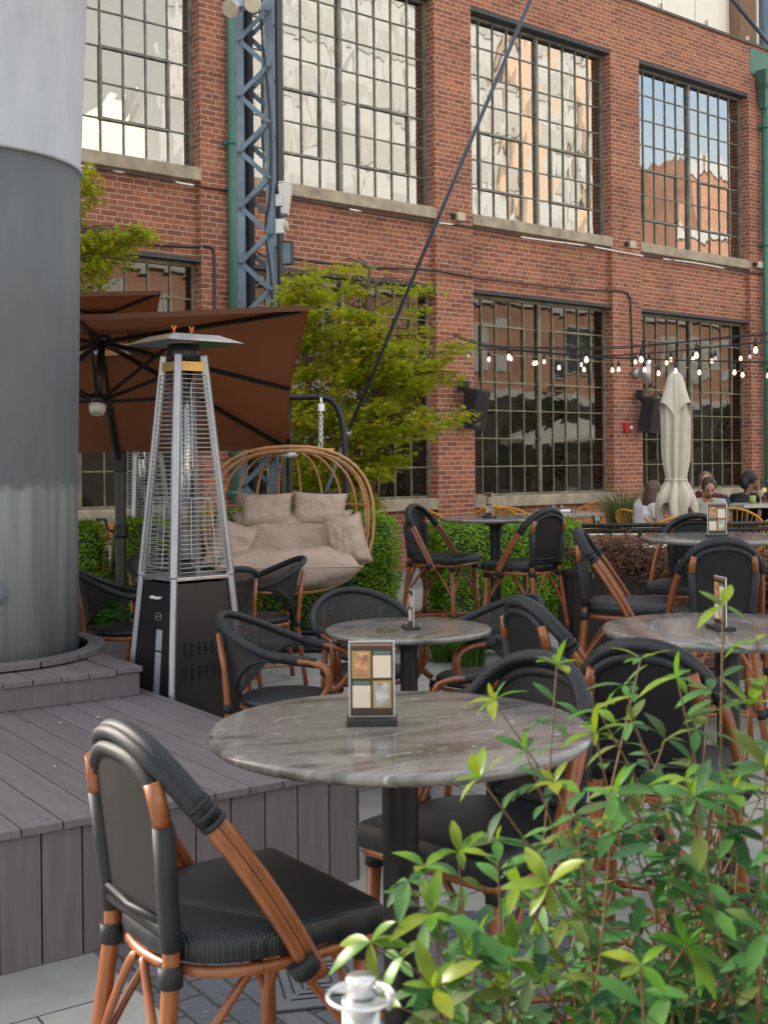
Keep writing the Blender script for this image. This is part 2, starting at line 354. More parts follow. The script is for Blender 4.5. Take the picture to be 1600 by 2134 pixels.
# ---------------------------------------------------------------- ground
def ground_mesh(name, x0, x1, ys, m, dz=0.0):
    b = MB(); xs = (x0, x1); V = []
    for y in ys:
        for x in xs: V.append((x, y, g(y) + dz))
    b.add(V, [(2*i, 2*i+1, 2*i+3, 2*i+2) for i in range(len(ys)-1)]); return b.build(name, m)
def slab_mat():
    m, nt, b = new_mat('grey_paving_slab'); L = nt.links
    tc = nt.nodes.new('ShaderNodeTexCoord'); mp = nt.nodes.new('ShaderNodeMapping'); mp.inputs['Rotation'].default_value = (0, 0, R(-34.8))
    L.new(tc.outputs['Object'], mp.inputs[0])
    br = nt.nodes.new('ShaderNodeTexBrick'); br.offset = .5
    for k, v in (('Scale', 1.0), ('Mortar Size', .004), ('Mortar Smooth', .1), ('Brick Width', 1.2), ('Row Height', .6)): br.inputs[k].default_value = v
    br.inputs['Color1'].default_value = (.28, .29, .285, 1); br.inputs['Color2'].default_value = (.36, .355, .33, 1); br.inputs['Mortar'].default_value = (.04, .04, .04, 1)
    L.new(mp.outputs[0], br.inputs['Vector'])
    n1 = nd(nt, 'ShaderNodeTexNoise', i_Scale=3.0, i_Detail=8.0, i_Roughness=.7); L.new(mp.outputs[0], n1.inputs['Vector'])
    r1 = ramp(nt, [(.3, (.78, .78, .8)), (.7, (1.15, 1.13, 1.08))]); L.new(n1.outputs['Fac'], r1.inputs[0])
    mm = nd(nt, 'ShaderNodeMixRGB', blend_type='MULTIPLY', i_Fac=1.0); L.new(br.outputs['Color'], mm.inputs[1]); L.new(r1.outputs[0], mm.inputs[2]); L.new(mm.outputs[0], b.inputs['Base Color'])
    b.inputs['Roughness'].default_value = .75
    n2 = nd(nt, 'ShaderNodeTexNoise', i_Scale=120.0, i_Detail=4.0); L.new(mp.outputs[0], n2.inputs['Vector'])
    ad = nd(nt, 'ShaderNodeMath', operation='MULTIPLY_ADD'); L.new(br.outputs['Fac'], ad.inputs[0]); ad.inputs[1].default_value = -1.5; L.new(n2.outputs['Fac'], ad.inputs[2])
    bp = nd(nt, 'ShaderNodeBump', i_Strength=.3, i_Distance=.004); L.new(ad.outputs[0], bp.inputs['Height']); L.new(bp.outputs[0], b.inputs['Normal'])
    return m
ys = [-160, -60, -20, 0, 2, 4.4] + [4.4 + .26*i for i in range(1, 11)] + [9, 15, 30, 80, 300]
struct(ground_mesh('ground', -200, 300, ys, slab_mat()))
DA = R(55.2); E1 = Vector((math.sin(DA), math.cos(DA), 0)); E2 = Vector((math.cos(DA), -math.sin(DA), 0))   # deck frame: along its front, and towards the viewer
DC = onz(752, 1845, 0.0)
def Dk(a, b, z=0.0): p = DC + E1*a + E2*b; return Vector((p.x, p.y, z))
paver = brick_mat('dark_brick_paver', (.085, .095, .115), (.125, .13, .145), (.045, .042, .038), bw=.21, rh=.105, ms=.006, kind='UV', freq=2, squash=1.0, dirt=False)
b = MB(); V = [Dk(-1.1, 0, .004), Dk(-1.1, 6, .004), Dk(.38, 6, .004), Dk(.38, 0, .004)]; b.add(V, [(0, 1, 2, 3)])
o = b.build('paved_path', paver); uv_planar(o, lambda co, no: ((co-DC).dot(E2), (co-DC).dot(E1))); struct(o)
b = MB(); b.add([Dk(.02, -.62, .008), Dk(.02, -.40, .008), Dk(5, -.40, .008), Dk(5, -.62, .008)], [(0, 1, 2, 3)])
o = b.build('paved_strip', paver); uv_planar(o, lambda co, no: ((co-DC).dot(E1), (co-DC).dot(E2))); struct(o)
# ---------------------------------------------------------------- brick building
bld = thing('brick_building', 'long two-storey red brick building with large steel-framed multi-pane windows', 'building')
B0, BAY, PW = 11.153, 3.755, .71
KS = range(-2, 8); P = lambda k: B0 + BAY * (k - 2)
ZT = 9.12; OPEN = ((1.17, 4.16), (5.24, 8.23)); SETB = .09; GLZ = .20
def wbox(mb, s0, s1, d0, d1, z0, z1, mi=0):   # d0 < d1 : from behind to front
    pts = [W(s0, d1, z0), W(s1, d1, z0), W(s1, d0, z0), W(s0, d0, z0)]
    return mb.prism(pts, z1 - z0, mi)
wl = MB()
for k in KS: wbox(wl, P(k), P(k) + PW, -.45, 0, -.3, OPEN[1][1])
for k in list(KS)[:-1]:
    s0, s1 = P(k) + PW, P(k+1)
    wbox(wl, s0, s1, -.45, -SETB, -.3, OPEN[0][0] - .16); wbox(wl, s0, s1, -.45, -SETB, OPEN[0][1], OPEN[1][0] - .16)
wbox(wl, P(-2), P(7) + PW, -.45, .001, OPEN[1][1], ZT)
o = wl.build('wall', M['brick'], bld); uv_planar(o, wall_uv)
cp = MB(); wbox(cp, P(-2), P(7) + PW, -.5, .035, ZT, ZT + .045)
s = P(-1)
while s < P(7): wbox(cp, s, s + .03, -.02, .05, ZT + .046, ZT + .13); s += 1.25
cp.build('coping', M['coping'], bld)
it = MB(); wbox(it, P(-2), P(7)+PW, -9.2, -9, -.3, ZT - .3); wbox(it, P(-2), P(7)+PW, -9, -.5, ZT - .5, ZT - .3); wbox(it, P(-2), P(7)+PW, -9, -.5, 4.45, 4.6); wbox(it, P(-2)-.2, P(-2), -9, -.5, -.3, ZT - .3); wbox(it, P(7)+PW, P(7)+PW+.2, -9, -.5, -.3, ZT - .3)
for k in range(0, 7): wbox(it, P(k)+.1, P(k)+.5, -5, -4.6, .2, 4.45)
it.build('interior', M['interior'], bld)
def window(k, lv):
    s0, s1 = P(k) + PW, P(k+1); z0, z1 = OPEN[lv]; fm = M['steel_frame'] if lv else M['olive_frame']
    d = -GLZ
    fr = MB(); f = .036
    wbox(fr, s0 + .002, s0 + f, d-.03, d+.03, z0, z1); wbox(fr, s1 - f, s1 - .002, d-.03, d+.03, z0, z1)
    wbox(fr, s0 + f, s1 - f, d-.03, d+.03, z0, z0 + f); wbox(fr, s0 + f, s1 - f, d-.03, d+.03, z1 - f - .06, z1)
    mid = (s0 + s1) / 2; wbox(fr, mid - .027, mid + .027, d-.03, d+.045, z0 + f, z1 - f - .06)
    fo = fr.build('window', fm, bld)
    mu = MB(); rows = 7; zs = [z0 + .02 + (z1 - z0 - .09) * i / rows for i in range(rows + 1)]
    for a, c in ((s0 + f, mid - .027), (mid + .027, s1 - f)):
        cw = (c - a) / 5
        for i in range(1, 5): wbox(mu, a + cw*i - .0085, a + cw*i + .0085, d - .012, d + .018, z0 + f, z1 - f - .06)
        for j in range(1, rows): wbox(mu, a, c, d - .010, d + .015, zs[j] - .0085, zs[j] + .0085)
        r0, r1 = (1, 3) if lv else (4, 6)
        i0, i1 = 1, 4
        vs, ve = a + cw*i0, a + cw*i1
        wbox(mu, vs - .014, vs + .014, d - .008, d + .034, zs[r0] - .015, zs[r1] + .015); wbox(mu, ve - .014, ve + .014, d - .008, d + .034, zs[r0] - .015, zs[r1] + .015)
        wbox(mu, vs + .014, ve - .014, d - .008, d + .034, zs[r0] - .015, zs[r0] + .015); wbox(mu, vs + .014, ve - .014, d - .008, d + .034, zs[r1] - .015, zs[r1] + .015)
    mu.build('glazing_bar', fm, fo)
    gl = MB(); gm = M['glass_up'] if lv else M['glass_low']
    # each pane sits at its own slight angle, as old putty glazing does
    for a, c in ((s0 + f, mid - .027), (mid + .027, s1 - f)):
        cw = (c - a) / 5
        for i in range(5):
            for j in range(rows):
                t1, t2 = rnd.uniform(-.0012, .0012), rnd.uniform(-.001, .001)
                q = [W(a+cw*i, d+t1, zs[j]), W(a+cw*(i+1), d-t1+t2, zs[j]), W(a+cw*(i+1), d-t1-t2, zs[j+1]), W(a+cw*i, d+t1-t2*.5, zs[j+1])]
                gl.add(q, [(0, 1, 2, 3)])
    gl.build('pane', gm, fo)
    si = MB(); wbox(si, s0 + .001, s1 - .001, -.30, .02, z0 - .16, z0 - .001); si.build('sill', M['stone'], fo, bevel=.012)
for k in range(-1, 6):
    for lv in (0, 1): window(k, lv)
for k in range(-1, 6):
    for z1_, th_, d_ in ((OPEN[0][1], .05, -.02), (OPEN[1][1], .06, -.004)): li = MB(); wbox(li, P(k)+PW+.001, P(k+1)-.001, -.3, d_, z1_-th_, z1_-.001); li.build('lintel', M['dark_steel'], bld)
# pale building behind the roof line
pb = thing('pale_building', 'tall cream panelled building rising behind the brick parapet at top right', 'building')
q = MB(); wbox(q, 16, 70, -30, -9, 0, 17); q.build('wall', M['white_panel'], pb)
q = MB()
for i in range(24): wbox(q, 17 + 1.55*i, 17.012 + 1.55*i, -9, -8.99, 0, 17)
q.build('panel_joint', mat('joint_grey', (.35, .33, .28), .8), pb)
sp = s_at(1542, 60, -8.9); q = MB(); wbox(q, sp - .45, sp + .35, -8.99, -8.6, 0, 17); q.build('pier', mat('brown_render', (.20, .12, .07), .8), pb)
q = MB(); q.tube([W(sp + .75, -8.5, 0), W(sp + .75, -8.5, 17)], .22, 12); q.build('downpipe', M['blue_steel'], pb)
# opposite side of the courtyard (seen only mirrored in the panes, and bouncing warm light)
ob = thing('opposite_brick_building', 'sunlit brick building across the courtyard mirrored in the lower windows', 'building')
q = MB(); wbox(q, 14, 95, 27, 40, 0, 9.6); o = q.build('wall', M['brick_far'], ob); uv_planar(o, wall_uv)
q = MB(); wbox(q, 14, 95, 26.8, 26.999, 9.0, 9.7); wbox(q, 14, 95, 26.85, 26.999, 4.6, 4.95)
q.build('string_course', M['cream'], ob)
q = MB(); wbox(q, 14, 95, 26.75, 26.997, 0, 4.59); q.build('added_dark_band', mat('reflection_dark', (.05, .045, .04), .5, var=.3, vs=1.5), ob)  # added dark band, darkens what the lower panes mirror
dpn = mat('dark_pane', (.05, .06, .07), .15)
for i in range(9):
    s0 = 18 + 8.5*i; z0 = 5.9
    q = MB(); wbox(q, s0, s0 + 4.2, 26.9, 26.998, z0, z0 + 2.3); fo = q.build('window', M['cream'], ob)
    q = MB()
    for a in range(5):
        for c in range(3): wbox(q, s0 + .08 + a*.82, s0 + .84 + a*.82, 26.88, 26.899, z0 + .08 + c*.73, z0 + .76 + c*.73)
    q.build('pane', dpn if i % 2 else M['cream'], fo)
tb = thing('opposite_tower', 'tall pale banded office block mirrored in the upper windows', 'building')
q = MB(); wbox(q, 34, 73, 48, 70, 0, 42); q.build('wall', M['cream'], tb)
q = MB()
for i in range(11): wbox(q, 34.2, 72.8, 47.9, 47.999, 3 + 3.6*i, 4.9 + 3.6*i)
q.build('window_band', mat('grey_blue_glazing', (.40, .41, .40), .2), tb)
q = MB()
for i in range(14): wbox(q, 35 + 2.65*i, 35.35 + 2.65*i, 47.7, 47.899, 0, 42)
q.build('fin', M['cream'], tb)
ow = thing('opposite_wing', 'low cream stadium-like roof mirrored in the left upper windows', 'building')
q = MB()
pts = [W(8, 52, 0), W(33.5, 52, 0), W(33.5, 52, 24), W(31, 52, 22.5), W(27, 52, 20), W(22, 52, 18), W(8, 52, 14)]
q.prism(pts, N * -14); q.build('wall', M['white_panel'], ow)
rb = thing('opposite_orange_block', 'low brick block with cream bands mirrored in the right upper windows', 'building')
q = MB(); wbox(q, 76, 135, 44, 60, 0, 25); o = q.build('wall', M['brick_far'], rb); uv_planar(o, wall_uv)
q = MB(); wbox(q, 76, 135, 43.8, 43.999, 24, 25.2); wbox(q, 76, 135, 43.8, 43.999, 19, 19.7); q.build('string_course', M['cream'], rb)
q = MB(); wbox(q, 61, 63.5, 46.8, 47.6, 0, 36); wbox(q, 68.5, 70.5, 46.8, 47.6, 0, 38); q.build('pier', mat('terracotta_render', (.55, .42, .32), .8), tb)
# ---------------------------------------------------------------- materials for the furniture
def cane_mat():
    m, nt, b = new_mat('lacquered_cane'); L = nt.links; vec = coords(nt, (1, 1, .25))
    n1 = nd(nt, 'ShaderNodeTexNoise', i_Scale=26.0, i_Detail=6.0); L.new(vec, n1.inputs['Vector'])
    r = ramp(nt, [(.3, (.17, .050, .016)), (.5, (.25, .078, .022)), (.75, (.32, .108, .032))]); L.new(n1.outputs['Fac'], r.inputs[0]); L.new(r.outputs[0], b.inputs['Base Color'])
    b.inputs['Roughness'].default_value = .33; b.inputs['Coat Weight'].default_value = .25; b.inputs['Coat Roughness'].default_value = .2
    bp = nd(nt, 'ShaderNodeBump', i_Strength=.25, i_Distance=.003); L.new(n1.outputs['Fac'], bp.inputs['Height']); L.new(bp.outputs[0], b.inputs['Normal']); return m
def wrap_mat():
    m, nt, b = new_mat('black_cord_wrap'); L = nt.links; vec = coords(nt)
    wv = nd(nt, 'ShaderNodeTexWave', i_Scale=130.0, i_Distortion=1.0, i_Detail=2.0); wv.bands_direction = 'DIAGONAL'; L.new(vec, wv.inputs['Vector'])
    r = ramp(nt, [(.2, (.010, .011, .013)), (.8, (.026, .029, .035))]); L.new(wv.outputs['Fac'], r.inputs[0]); L.new(r.outputs[0], b.inputs['Base Color'])
    b.inputs['Roughness'].default_value = .52; b.inputs['Specular IOR Level'].default_value = .32
    bp = nd(nt, 'ShaderNodeBump', i_Strength=.25, i_Distance=.0015); L.new(wv.outputs['Fac'], bp.inputs['Height']); L.new(bp.outputs[0], b.inputs['Normal']); return m
def weave_mat(name, col, sc_=50.0):
    m, nt, b = new_mat(name); L = nt.links; vec = coords(nt)
    w1 = nd(nt, 'ShaderNodeTexWave', i_Scale=sc_); w1.bands_direction = 'X'; w2 = nd(nt, 'ShaderNodeTexWave', i_Scale=sc_ * .8); w2.bands_direction = 'Y'
    L.new(vec, w1.inputs['Vector']); L.new(vec, w2.inputs['Vector'])
    mu = nd(nt, 'ShaderNodeMath', operation='MULTIPLY'); L.new(w1.outputs['Fac'], mu.inputs[0]); L.new(w2.outputs['Fac'], mu.inputs[1])
    r = ramp(nt, [(.0, tuple(c * .35 for c in col)), (.9, tuple(c * 1.9 for c in col))]); L.new(mu.outputs[0], r.inputs[0]); L.new(r.outputs[0], b.inputs['Base Color'])
    b.inputs['Roughness'].default_value = .48
    bp = nd(nt, 'ShaderNodeBump', i_Strength=.5, i_Distance=.0025); L.new(mu.outputs[0], bp.inputs['Height']); L.new(bp.outputs[0], b.inputs['Normal']); return m
def marble_mat():
    m, nt, b = new_mat('streaked_grey_brown_marble'); L = nt.links; vec = coords(nt, (1.0, 2.9, 1))
    n1 = nd(nt, 'ShaderNodeTexNoise', i_Scale=2.6, i_Detail=10.0, i_Roughness=.62, i_Distortion=1.6); L.new(vec, n1.inputs['Vector'])
    r = ramp(nt, [(.30, (.05, .042, .036)), (.42, (.13, .125, .115)), (.52, (.23, .215, .205)), (.60, (.16, .155, .14)), (.72, (.35, .33, .32))]); L.new(n1.outputs['Fac'], r.inputs[0])
    n2 = nd(nt, 'ShaderNodeTexNoise', i_Scale=9.0, i_Detail=6.0, i_Distortion=2.5); L.new(vec, n2.inputs['Vector'])
    r2 = ramp(nt, [(.66, (0, 0, 0)), (.72, (1, 1, 1))]); L.new(n2.outputs['Fac'], r2.inputs[0])
    mx = nd(nt, 'ShaderNodeMixRGB'); L.new(r2.outputs[0], mx.inputs[0]); L.new(r.outputs[0], mx.inputs[1]); mx.inputs[2].default_value = (.55, .52, .49, 1)
    L.new(mx.outputs[0], b.inputs['Base Color']); b.inputs['Roughness'].default_value = .2; b.inputs['Coat Weight'].default_value = .3
    return m
M['cane'] = cane_mat(); M['wrap'] = wrap_mat(); M['marble'] = marble_mat()
M['seat'] = weave_mat('black_woven_seat', (.013, .016, .020))
M['panel'] = mesh_fabric('black_back_mesh', (.014, .014, .016), .93)
M['sling'] = mesh_fabric('charcoal_sling_mesh', (.032, .032, .034), .82)
# ---------------------------------------------------------------- bar stool (local +y is the way it faces, origin on the ground)
def rrect(w, h, r, n=5):
    out = []
    for cx, cy, a0 in ((w/2-r, h/2-r, 0), (-w/2+r, h/2-r, 90), (-w/2+r, -h/2+r, 180), (w/2-r, -h/2+r, 270)):
        for i in range(n + 1): a = R(a0 + 90*i/n); out.append((cx + r*math.cos(a), cy + r*math.sin(a)))
    return out
def make_stool():
    t = thing('bar_stool', '', 'bar stool')
    # seat: squared front, rounded back
    out = [(.225, .21), (-.225, .21), (-.235, 0), (-.205, -.13), (-.13, -.21), (0, -.235), (.13, -.21), (.205, -.13), (.235, 0)]
    P = bez([(x, y, 0) for x, y in out[1:] + out[:1]] , 48)
    ring = [(.218, .216)] + [(-.218, .216)] + [(p.x, p.y) for p in P][::1]
    b = MB(); n = len(ring); lv = [(.715, .97), (.722, 1.0), (.752, 1.0), (.766, .965), (.772, .85), (.770, .4)]
    V = []
    for z, k in lv: V += [(x*k, y*k, z - (.012 if k > .9 and y > .1 and z < .74 else 0)) for x, y in ring]
    V.append((0, 0, .768)); V.append((0, 0, .715))
    fs = [(i*n+j, i*n+(j+1) % n, (i+1)*n+(j+1) % n, (i+1)*n+j) for i in range(len(lv)-1) for j in range(n)]
    fs += [((len(lv)-1)*n+j, (len(lv)-1)*n+(j+1) % n, len(lv)*n) for j in range(n)] + [((j+1) % n, j, len(lv)*n+1) for j in range(n)]
    b.add(V, fs, True); b.build('seat', M['seat'], t)
    # under-seat cane rail
    b = MB(); b.tube([(x*.93, y*.93, .695) for x, y in ring], .0125, 8, closed=True); b.build('seat_rail', M['cane'], t)
    # rear legs rise to carry the back
    for sx in (-1, 1):
        b = MB(); b.tube([(sx*.200, -.30, 0), (sx*.168, -.265, .35), (sx*.138, -.226, .70), (sx*.138, -.2250, .745), (sx*.141, -.2290, .80)], [.017, .018, .018, .0175, .016], 10)
        lg = b.build('leg', M['cane'], t)
        b = MB(); b.tube([(sx*.140, -.2285, .675), (sx*.138, -.227, .715)], .0245, 10); b.build('binding', M['wrap'], lg)
        b = MB(); b.tube([(sx*.175, -.274, .27), (sx*.171, -.269, .315)], .0235, 10); b.build('binding', M['wrap'], lg)
    for sx in (-1, 1):
        b = MB(); b.tube([(sx*.225, .215, 0), (sx*.208, .19, .35), (sx*.195, .175, .70)], [.017, .018, .019], 10); lg = b.build('leg', M['cane'], t)
        b = MB(); b.tube([(sx*.212, .195, .27), (sx*.210, .192, .315)], .0235, 10); b.build('binding', M['wrap'], lg)
        b = MB(); b.tube([(sx*.197, .178, .655), (sx*.195, .175, .70)], .0245, 10); b.build('binding', M['wrap'], lg)
    # back panel: sling in a black-sleeved frame, rounded top
    def bp(x, z): return Vector((x, -.222 - .03*(z-.80)/.28 - .02 + .045*(x/.16)**2 * .35, z))
    oc = [(-.136, .775), (-.147, .88), (-.156, .99), (-.134, 1.058), (-.075, 1.098), (0, 1.108), (.075, 1.098), (.134, 1.058), (.156, .99), (.147, .88), (.136, .775)]
    pts = bez([bp(x, z) for x, z in oc], 40); k = len(pts)
    cv = Vector((0, -.25, .92)); b = MB(); V = [p + Vector((0, .004, 0)) for p in pts] + [p + Vector((0, -.004, 0)) for p in pts]
    ce = [bp(0, .92) + Vector((0, .004, 0)), bp(0, .92) + Vector((0, -.004, 0))]
    b.add(V + ce, [(i, i+1, 2*k) for i in range(k-1)] + [(k-1, 0, 2*k)] + [(k+i+1, k+i, 2*k+1) for i in range(k-1)] + [(k, 2*k-1, 2*k+1)], True)
    br = b.build('backrest', M['panel'], t)
    b = MB(); b.tube(pts, .0165, 8, closed=True); b.tube([bp(-.13, .80) + Vector((0, -.008, 0)), bp(0, .797) + Vector((0, -.008, 0)), bp(.13, .80) + Vector((0, -.008, 0))], .007, 6); b.build('backrest_frame', M['wrap'], br)
    for sx in (-1, 1):
        b = MB(); b.tube([bp(sx*.138, .745), bp(sx*.140, .80), bp(sx*.147, .88), bp(sx*.156, .99)], .0215, 10); b.build('sleeve', M['wrap'], br)
    # double hoop: seat side - up and back - over the top
    hp = [(sx_*x_, y_, z_) for sx_, x_, y_, z_ in ((-1, .238, .03, .655), (-1, .230, -.045, .79), (-1, .212, -.135, .93), (-1, .180, -.215, 1.04), (-1, .108, -.262, 1.115), (1, 0, -.276, 1.142), (1, .108, -.262, 1.115), (1, .180, -.215, 1.04), (1, .212, -.135, .93), (1, .230, -.045, .79), (1, .238, .03, .655))]
    H = bez(hp, 60)
    b = MB(); inner = [p + Vector((0, .023, .006)) for p in H]
    b.tube(H, .0145, 10); b.tube(inner, .0145, 10); ho = b.build('hoop', M['cane'], t)
    b = MB(); w0, w1 = int(len(H)*.255), int(len(H)*.745); mid = [(p + q)/2 for p, q in zip(H, inner)]
    sec = []
    b.tube([p + Vector((0, -.001, 0)) for p in H[w0:w1+1]], .0155, 12); b.tube(inner[w0:w1+1], .0155, 12); b.tube([m_ + Vector((0, 0, .006)) for m_ in mid[w0:w1+1]], .0160, 12)
    for j in (w0, w0+1, w0+2, w1, w1-1, w1-2):
        d = (H[j+1]-H[j]).normalized(); b.tube([mid[j]-d*.006, mid[j]+d*.006], .0275, 12)
    b.build('hoop_wrap', M['wrap'], ho)
    for sx in (-1, 1): b = MB(); b.tube([(sx*.232, .0, .705), (sx*.234, .020, .675)], .031, 12); b.tube([(sx*.236, .01, .69), (sx*.20, .02, .695)], .018, 8); b.build('hoop_tie', M['wrap'], ho)
    for sx in (-1, 1): b = MB(); b.tube([(sx*.155, -.2485, .985), (sx*.150, -.256, 1.035), (sx*.141, -.262, 1.07)], .0185, 10); b.build('back_strut', M['cane'], t)
    # footrest rails and curved braces
    cor = [Vector((-.211, .194, .29)), Vector((.211, .194, .29)), Vector((.173, -.27, .29)), Vector((-.173, -.27, .29))]
    b = MB()
    for i in range(4): b.tube([cor[i], cor[(i+1) % 4]], .012, 8)
    b.build('footrest', M['cane'], t)
    b = MB(); b.lathe((0, -.03, .29), [(.03, -.012), (.034, 0), (.03, .012)], 10); b.tube([cor[0], cor[2]], .0095, 8); b.tube([cor[1], cor[3]], .0095, 8); b.build('cross_stay', M['cane'], t)
    top = [Vector((-.196, .176, .69)), Vector((.196, .176, .69)), Vector((.140, -.226, .69)), Vector((-.140, -.226, .69))]
    for i in range(4):
        a, c = cor[i], cor[(i+1) % 4]; at_, ct = top[i], top[(i+1) % 4]; mt = (at_ + ct)/2
        b = MB()
        for p, q, e in ((a, at_, -1), (c, ct, 1)):
            lo = p.lerp(q, .36); b.tube(bez([lo, lo.lerp(mt, .35) + Vector((0, 0, .03)), lo.lerp(mt, .8) + Vector((0, 0, .035)), mt + (q-mt)*.10 - Vector((0, 0, .006))], 12), .0095, 8)
        b.build('brace', M['cane'], t)
    return t
# ---------------------------------------------------------------- low armchair
def make_armchair():
    t = thing('armchair', '', 'armchair')
    b = MB(); b.lathe((0, .01, 0), [(0, .425), (.215, .425), (.228, .435), (.228, .452), (.21, .465), (0, .462)], 28, sx=1.0, sy=.98); b.build('seat', M['seat'], t)
    b = MB(); b.tube([(.225*math.cos(a), .01+.22*math.sin(a), .412) for a in [2*math.pi*i/28 for i in range(28)]], .012, 8, closed=True); b.build('seat_rail', M['cane'], t)
    # rim: over the back, sloping down along the arms
    def rim(u):  # u -1..1
        a = u * R(118); rx, ry = .275, .275
        x = rx*math.sin(a); y = -ry*math.cos(a) + .0
        if abs(u) > .78: y += (abs(u)-.78)*.28
        z = .66 + .17*max(0, math.cos(a*.92))**.8 * 1.0 if abs(a) < R(97) else .66
        z = .655 + .185*(.5+.5*math.cos(min(math.pi, abs(a)*1.42)))
        y -= .045*(z-.655)/.185
        return Vector((x, y, z))
    us = [-1 + 2*i/44 for i in range(45)]; Rm = [rim(u) for u in us]
    def lowp(u):
        a = u*R(118); z = .47 + (.16)*min(1, abs(u)/.80)**2.2
        p = rim(u); k = .90; q = Vector((.232*math.sin(a), -.232*math.cos(a), z)); f = min(1, abs(u)/.8)**2; return q.lerp(Vector((p.x, p.y, p.z-.02)), f)
    us2 = [u for u in us if abs(u) <= .82]; V = []; rows = 6
    for i in range(rows + 1):
        for u in us2: V.append(rim(u).lerp(lowp(u), i/rows) + Vector((0, .012*math.sin(math.pi*i/rows), 0)))
    n = len(us2); b = MB(); b.add(V, [(i*n+j, i*n+j+1, (i+1)*n+j+1, (i+1)*n+j) for i in range(rows) for j in range(n-1)], True)
    br = b.build('backrest', M['sling'], t)
    b = MB(); b.tube(Rm[3:-3], .0195, 10); b.build('rim', M['wrap'], br)
    b = MB(); b.tube([lowp(u) for u in us2], .010, 8); b.build('lower_rim', M['wrap'], br)
    for sx in (-1, 1):
        e = Vector(rim(sx)); e1 = rim(sx*.93); xx = abs(e.x)
        path = [(sx*abs(e1.x), e1.y, e1.z), (sx*xx, e.y+.01, e.z-.004), (sx*(xx+.002), e.y+.075, e.z-.035), (sx*xx, e.y+.085, e.z-.105), (sx*(xx-.01), e.y+.045, e.z-.17), (sx*(xx-.02), e.y-.01, e.z-.225)]
        b = MB(); b.tube(bez(path, 26), .0145, 8); b.tube([p + Vector((-sx*.026, 0, .002)) for p in bez(path, 26)], .0145, 8); ar = b.build('armrest', M['cane'], t)
        b = MB(); pp = [rim(sx*q) for q in (.80, .86, .92, .97)] + [Vector((sx*xx, e.y+.02, e.z-.006))]; b.tube([p + Vector((-sx*.013, 0, 0)) for p in pp], .024, 12); b.build('arm_wrap', M['wrap'], ar)
    for sx in (-1, 1):
        b = MB(); b.tube([(sx*.19, -.285, 0), (sx*.165, -.235, .40), (sx*.155, -.255, .60), (sx*.15, -.285, .77)], [.016, .017, .016, .014], 10); lg = b.build('leg', M['cane'], t)
        b = MB(); b.tube([(sx*.167, -.238, .395), (sx*.164, -.236, .435)], .0225, 10); b.build('binding', M['wrap'], lg)
    for sx in (-1, 1):
        b = MB(); b.tube([(sx*.215, .235, 0), (sx*.185, .175, .42)], [.016, .017], 10); lg = b.build('leg', M['cane'], t)
        b = MB(); b.tube([(sx*.187, .18, .385), (sx*.185, .176, .42)], .022, 10); b.build('binding', M['wrap'], lg)
    b = MB(); cor = [Vector((-.203, .21, .14)), Vector((.203, .21, .14)), Vector((.182, -.27, .14)), Vector((-.182, -.27, .14))]
    for i in range(4): b.tube([cor[i], cor[(i+1) % 4]], .010, 8)
    b.build('stretcher', M['cane'], t); return t
# ---------------------------------------------------------------- pedestal tables
def make_table(dia, h, foot=.34):
    t = thing('pedestal_table', '', 'table')
    r = dia/2; b = MB(); b.lathe((0, 0, 0), [(0, h-.026), (r-.012, h-.026), (r-.002, h-.018), (r, h-.010), (r-.004, h-.002), (r-.014, h), (r*.6, h), (0, h)], 64); b.build('tabletop', M['marble'], t)
    b = MB(); b.lathe((0, 0, 0), [(.16, h-.034), (.16, h-.027)], 24); b.prism([(-.17, -.03, h-.045), (.17, -.03, h-.045), (.17, .03, h-.045), (-.17, .03, h-.045)], .018); b.prism([(-.03, -.17, h-.0455), (.03, -.17, h-.0455), (.03, .17, h-.0455), (-.03, .17, h-.0455)], .018); b.build('mounting_plate', M['black'], t)
    b = MB(); b.lathe((0, 0, 0), [(.055, .04), (.046, .09), (.042, .12), (.042, h-.12), (.05, h-.07), (.09, h-.046)], 28); b.build('pole', M['black'], t)
    for i in range(4):
        a = R(45 + 90*i); ca, sa = math.cos(a), math.sin(a)
        b = MB(); b.tube([(ca*.03, sa*.03, .085), (ca*foot*.5, sa*foot*.5, .07), (ca*foot*.85, sa*foot*.85, .045), (ca*foot, sa*foot, .022)], [.036, .032, .028, .020], 10); b.build('foot', M['black'], t)
    return t
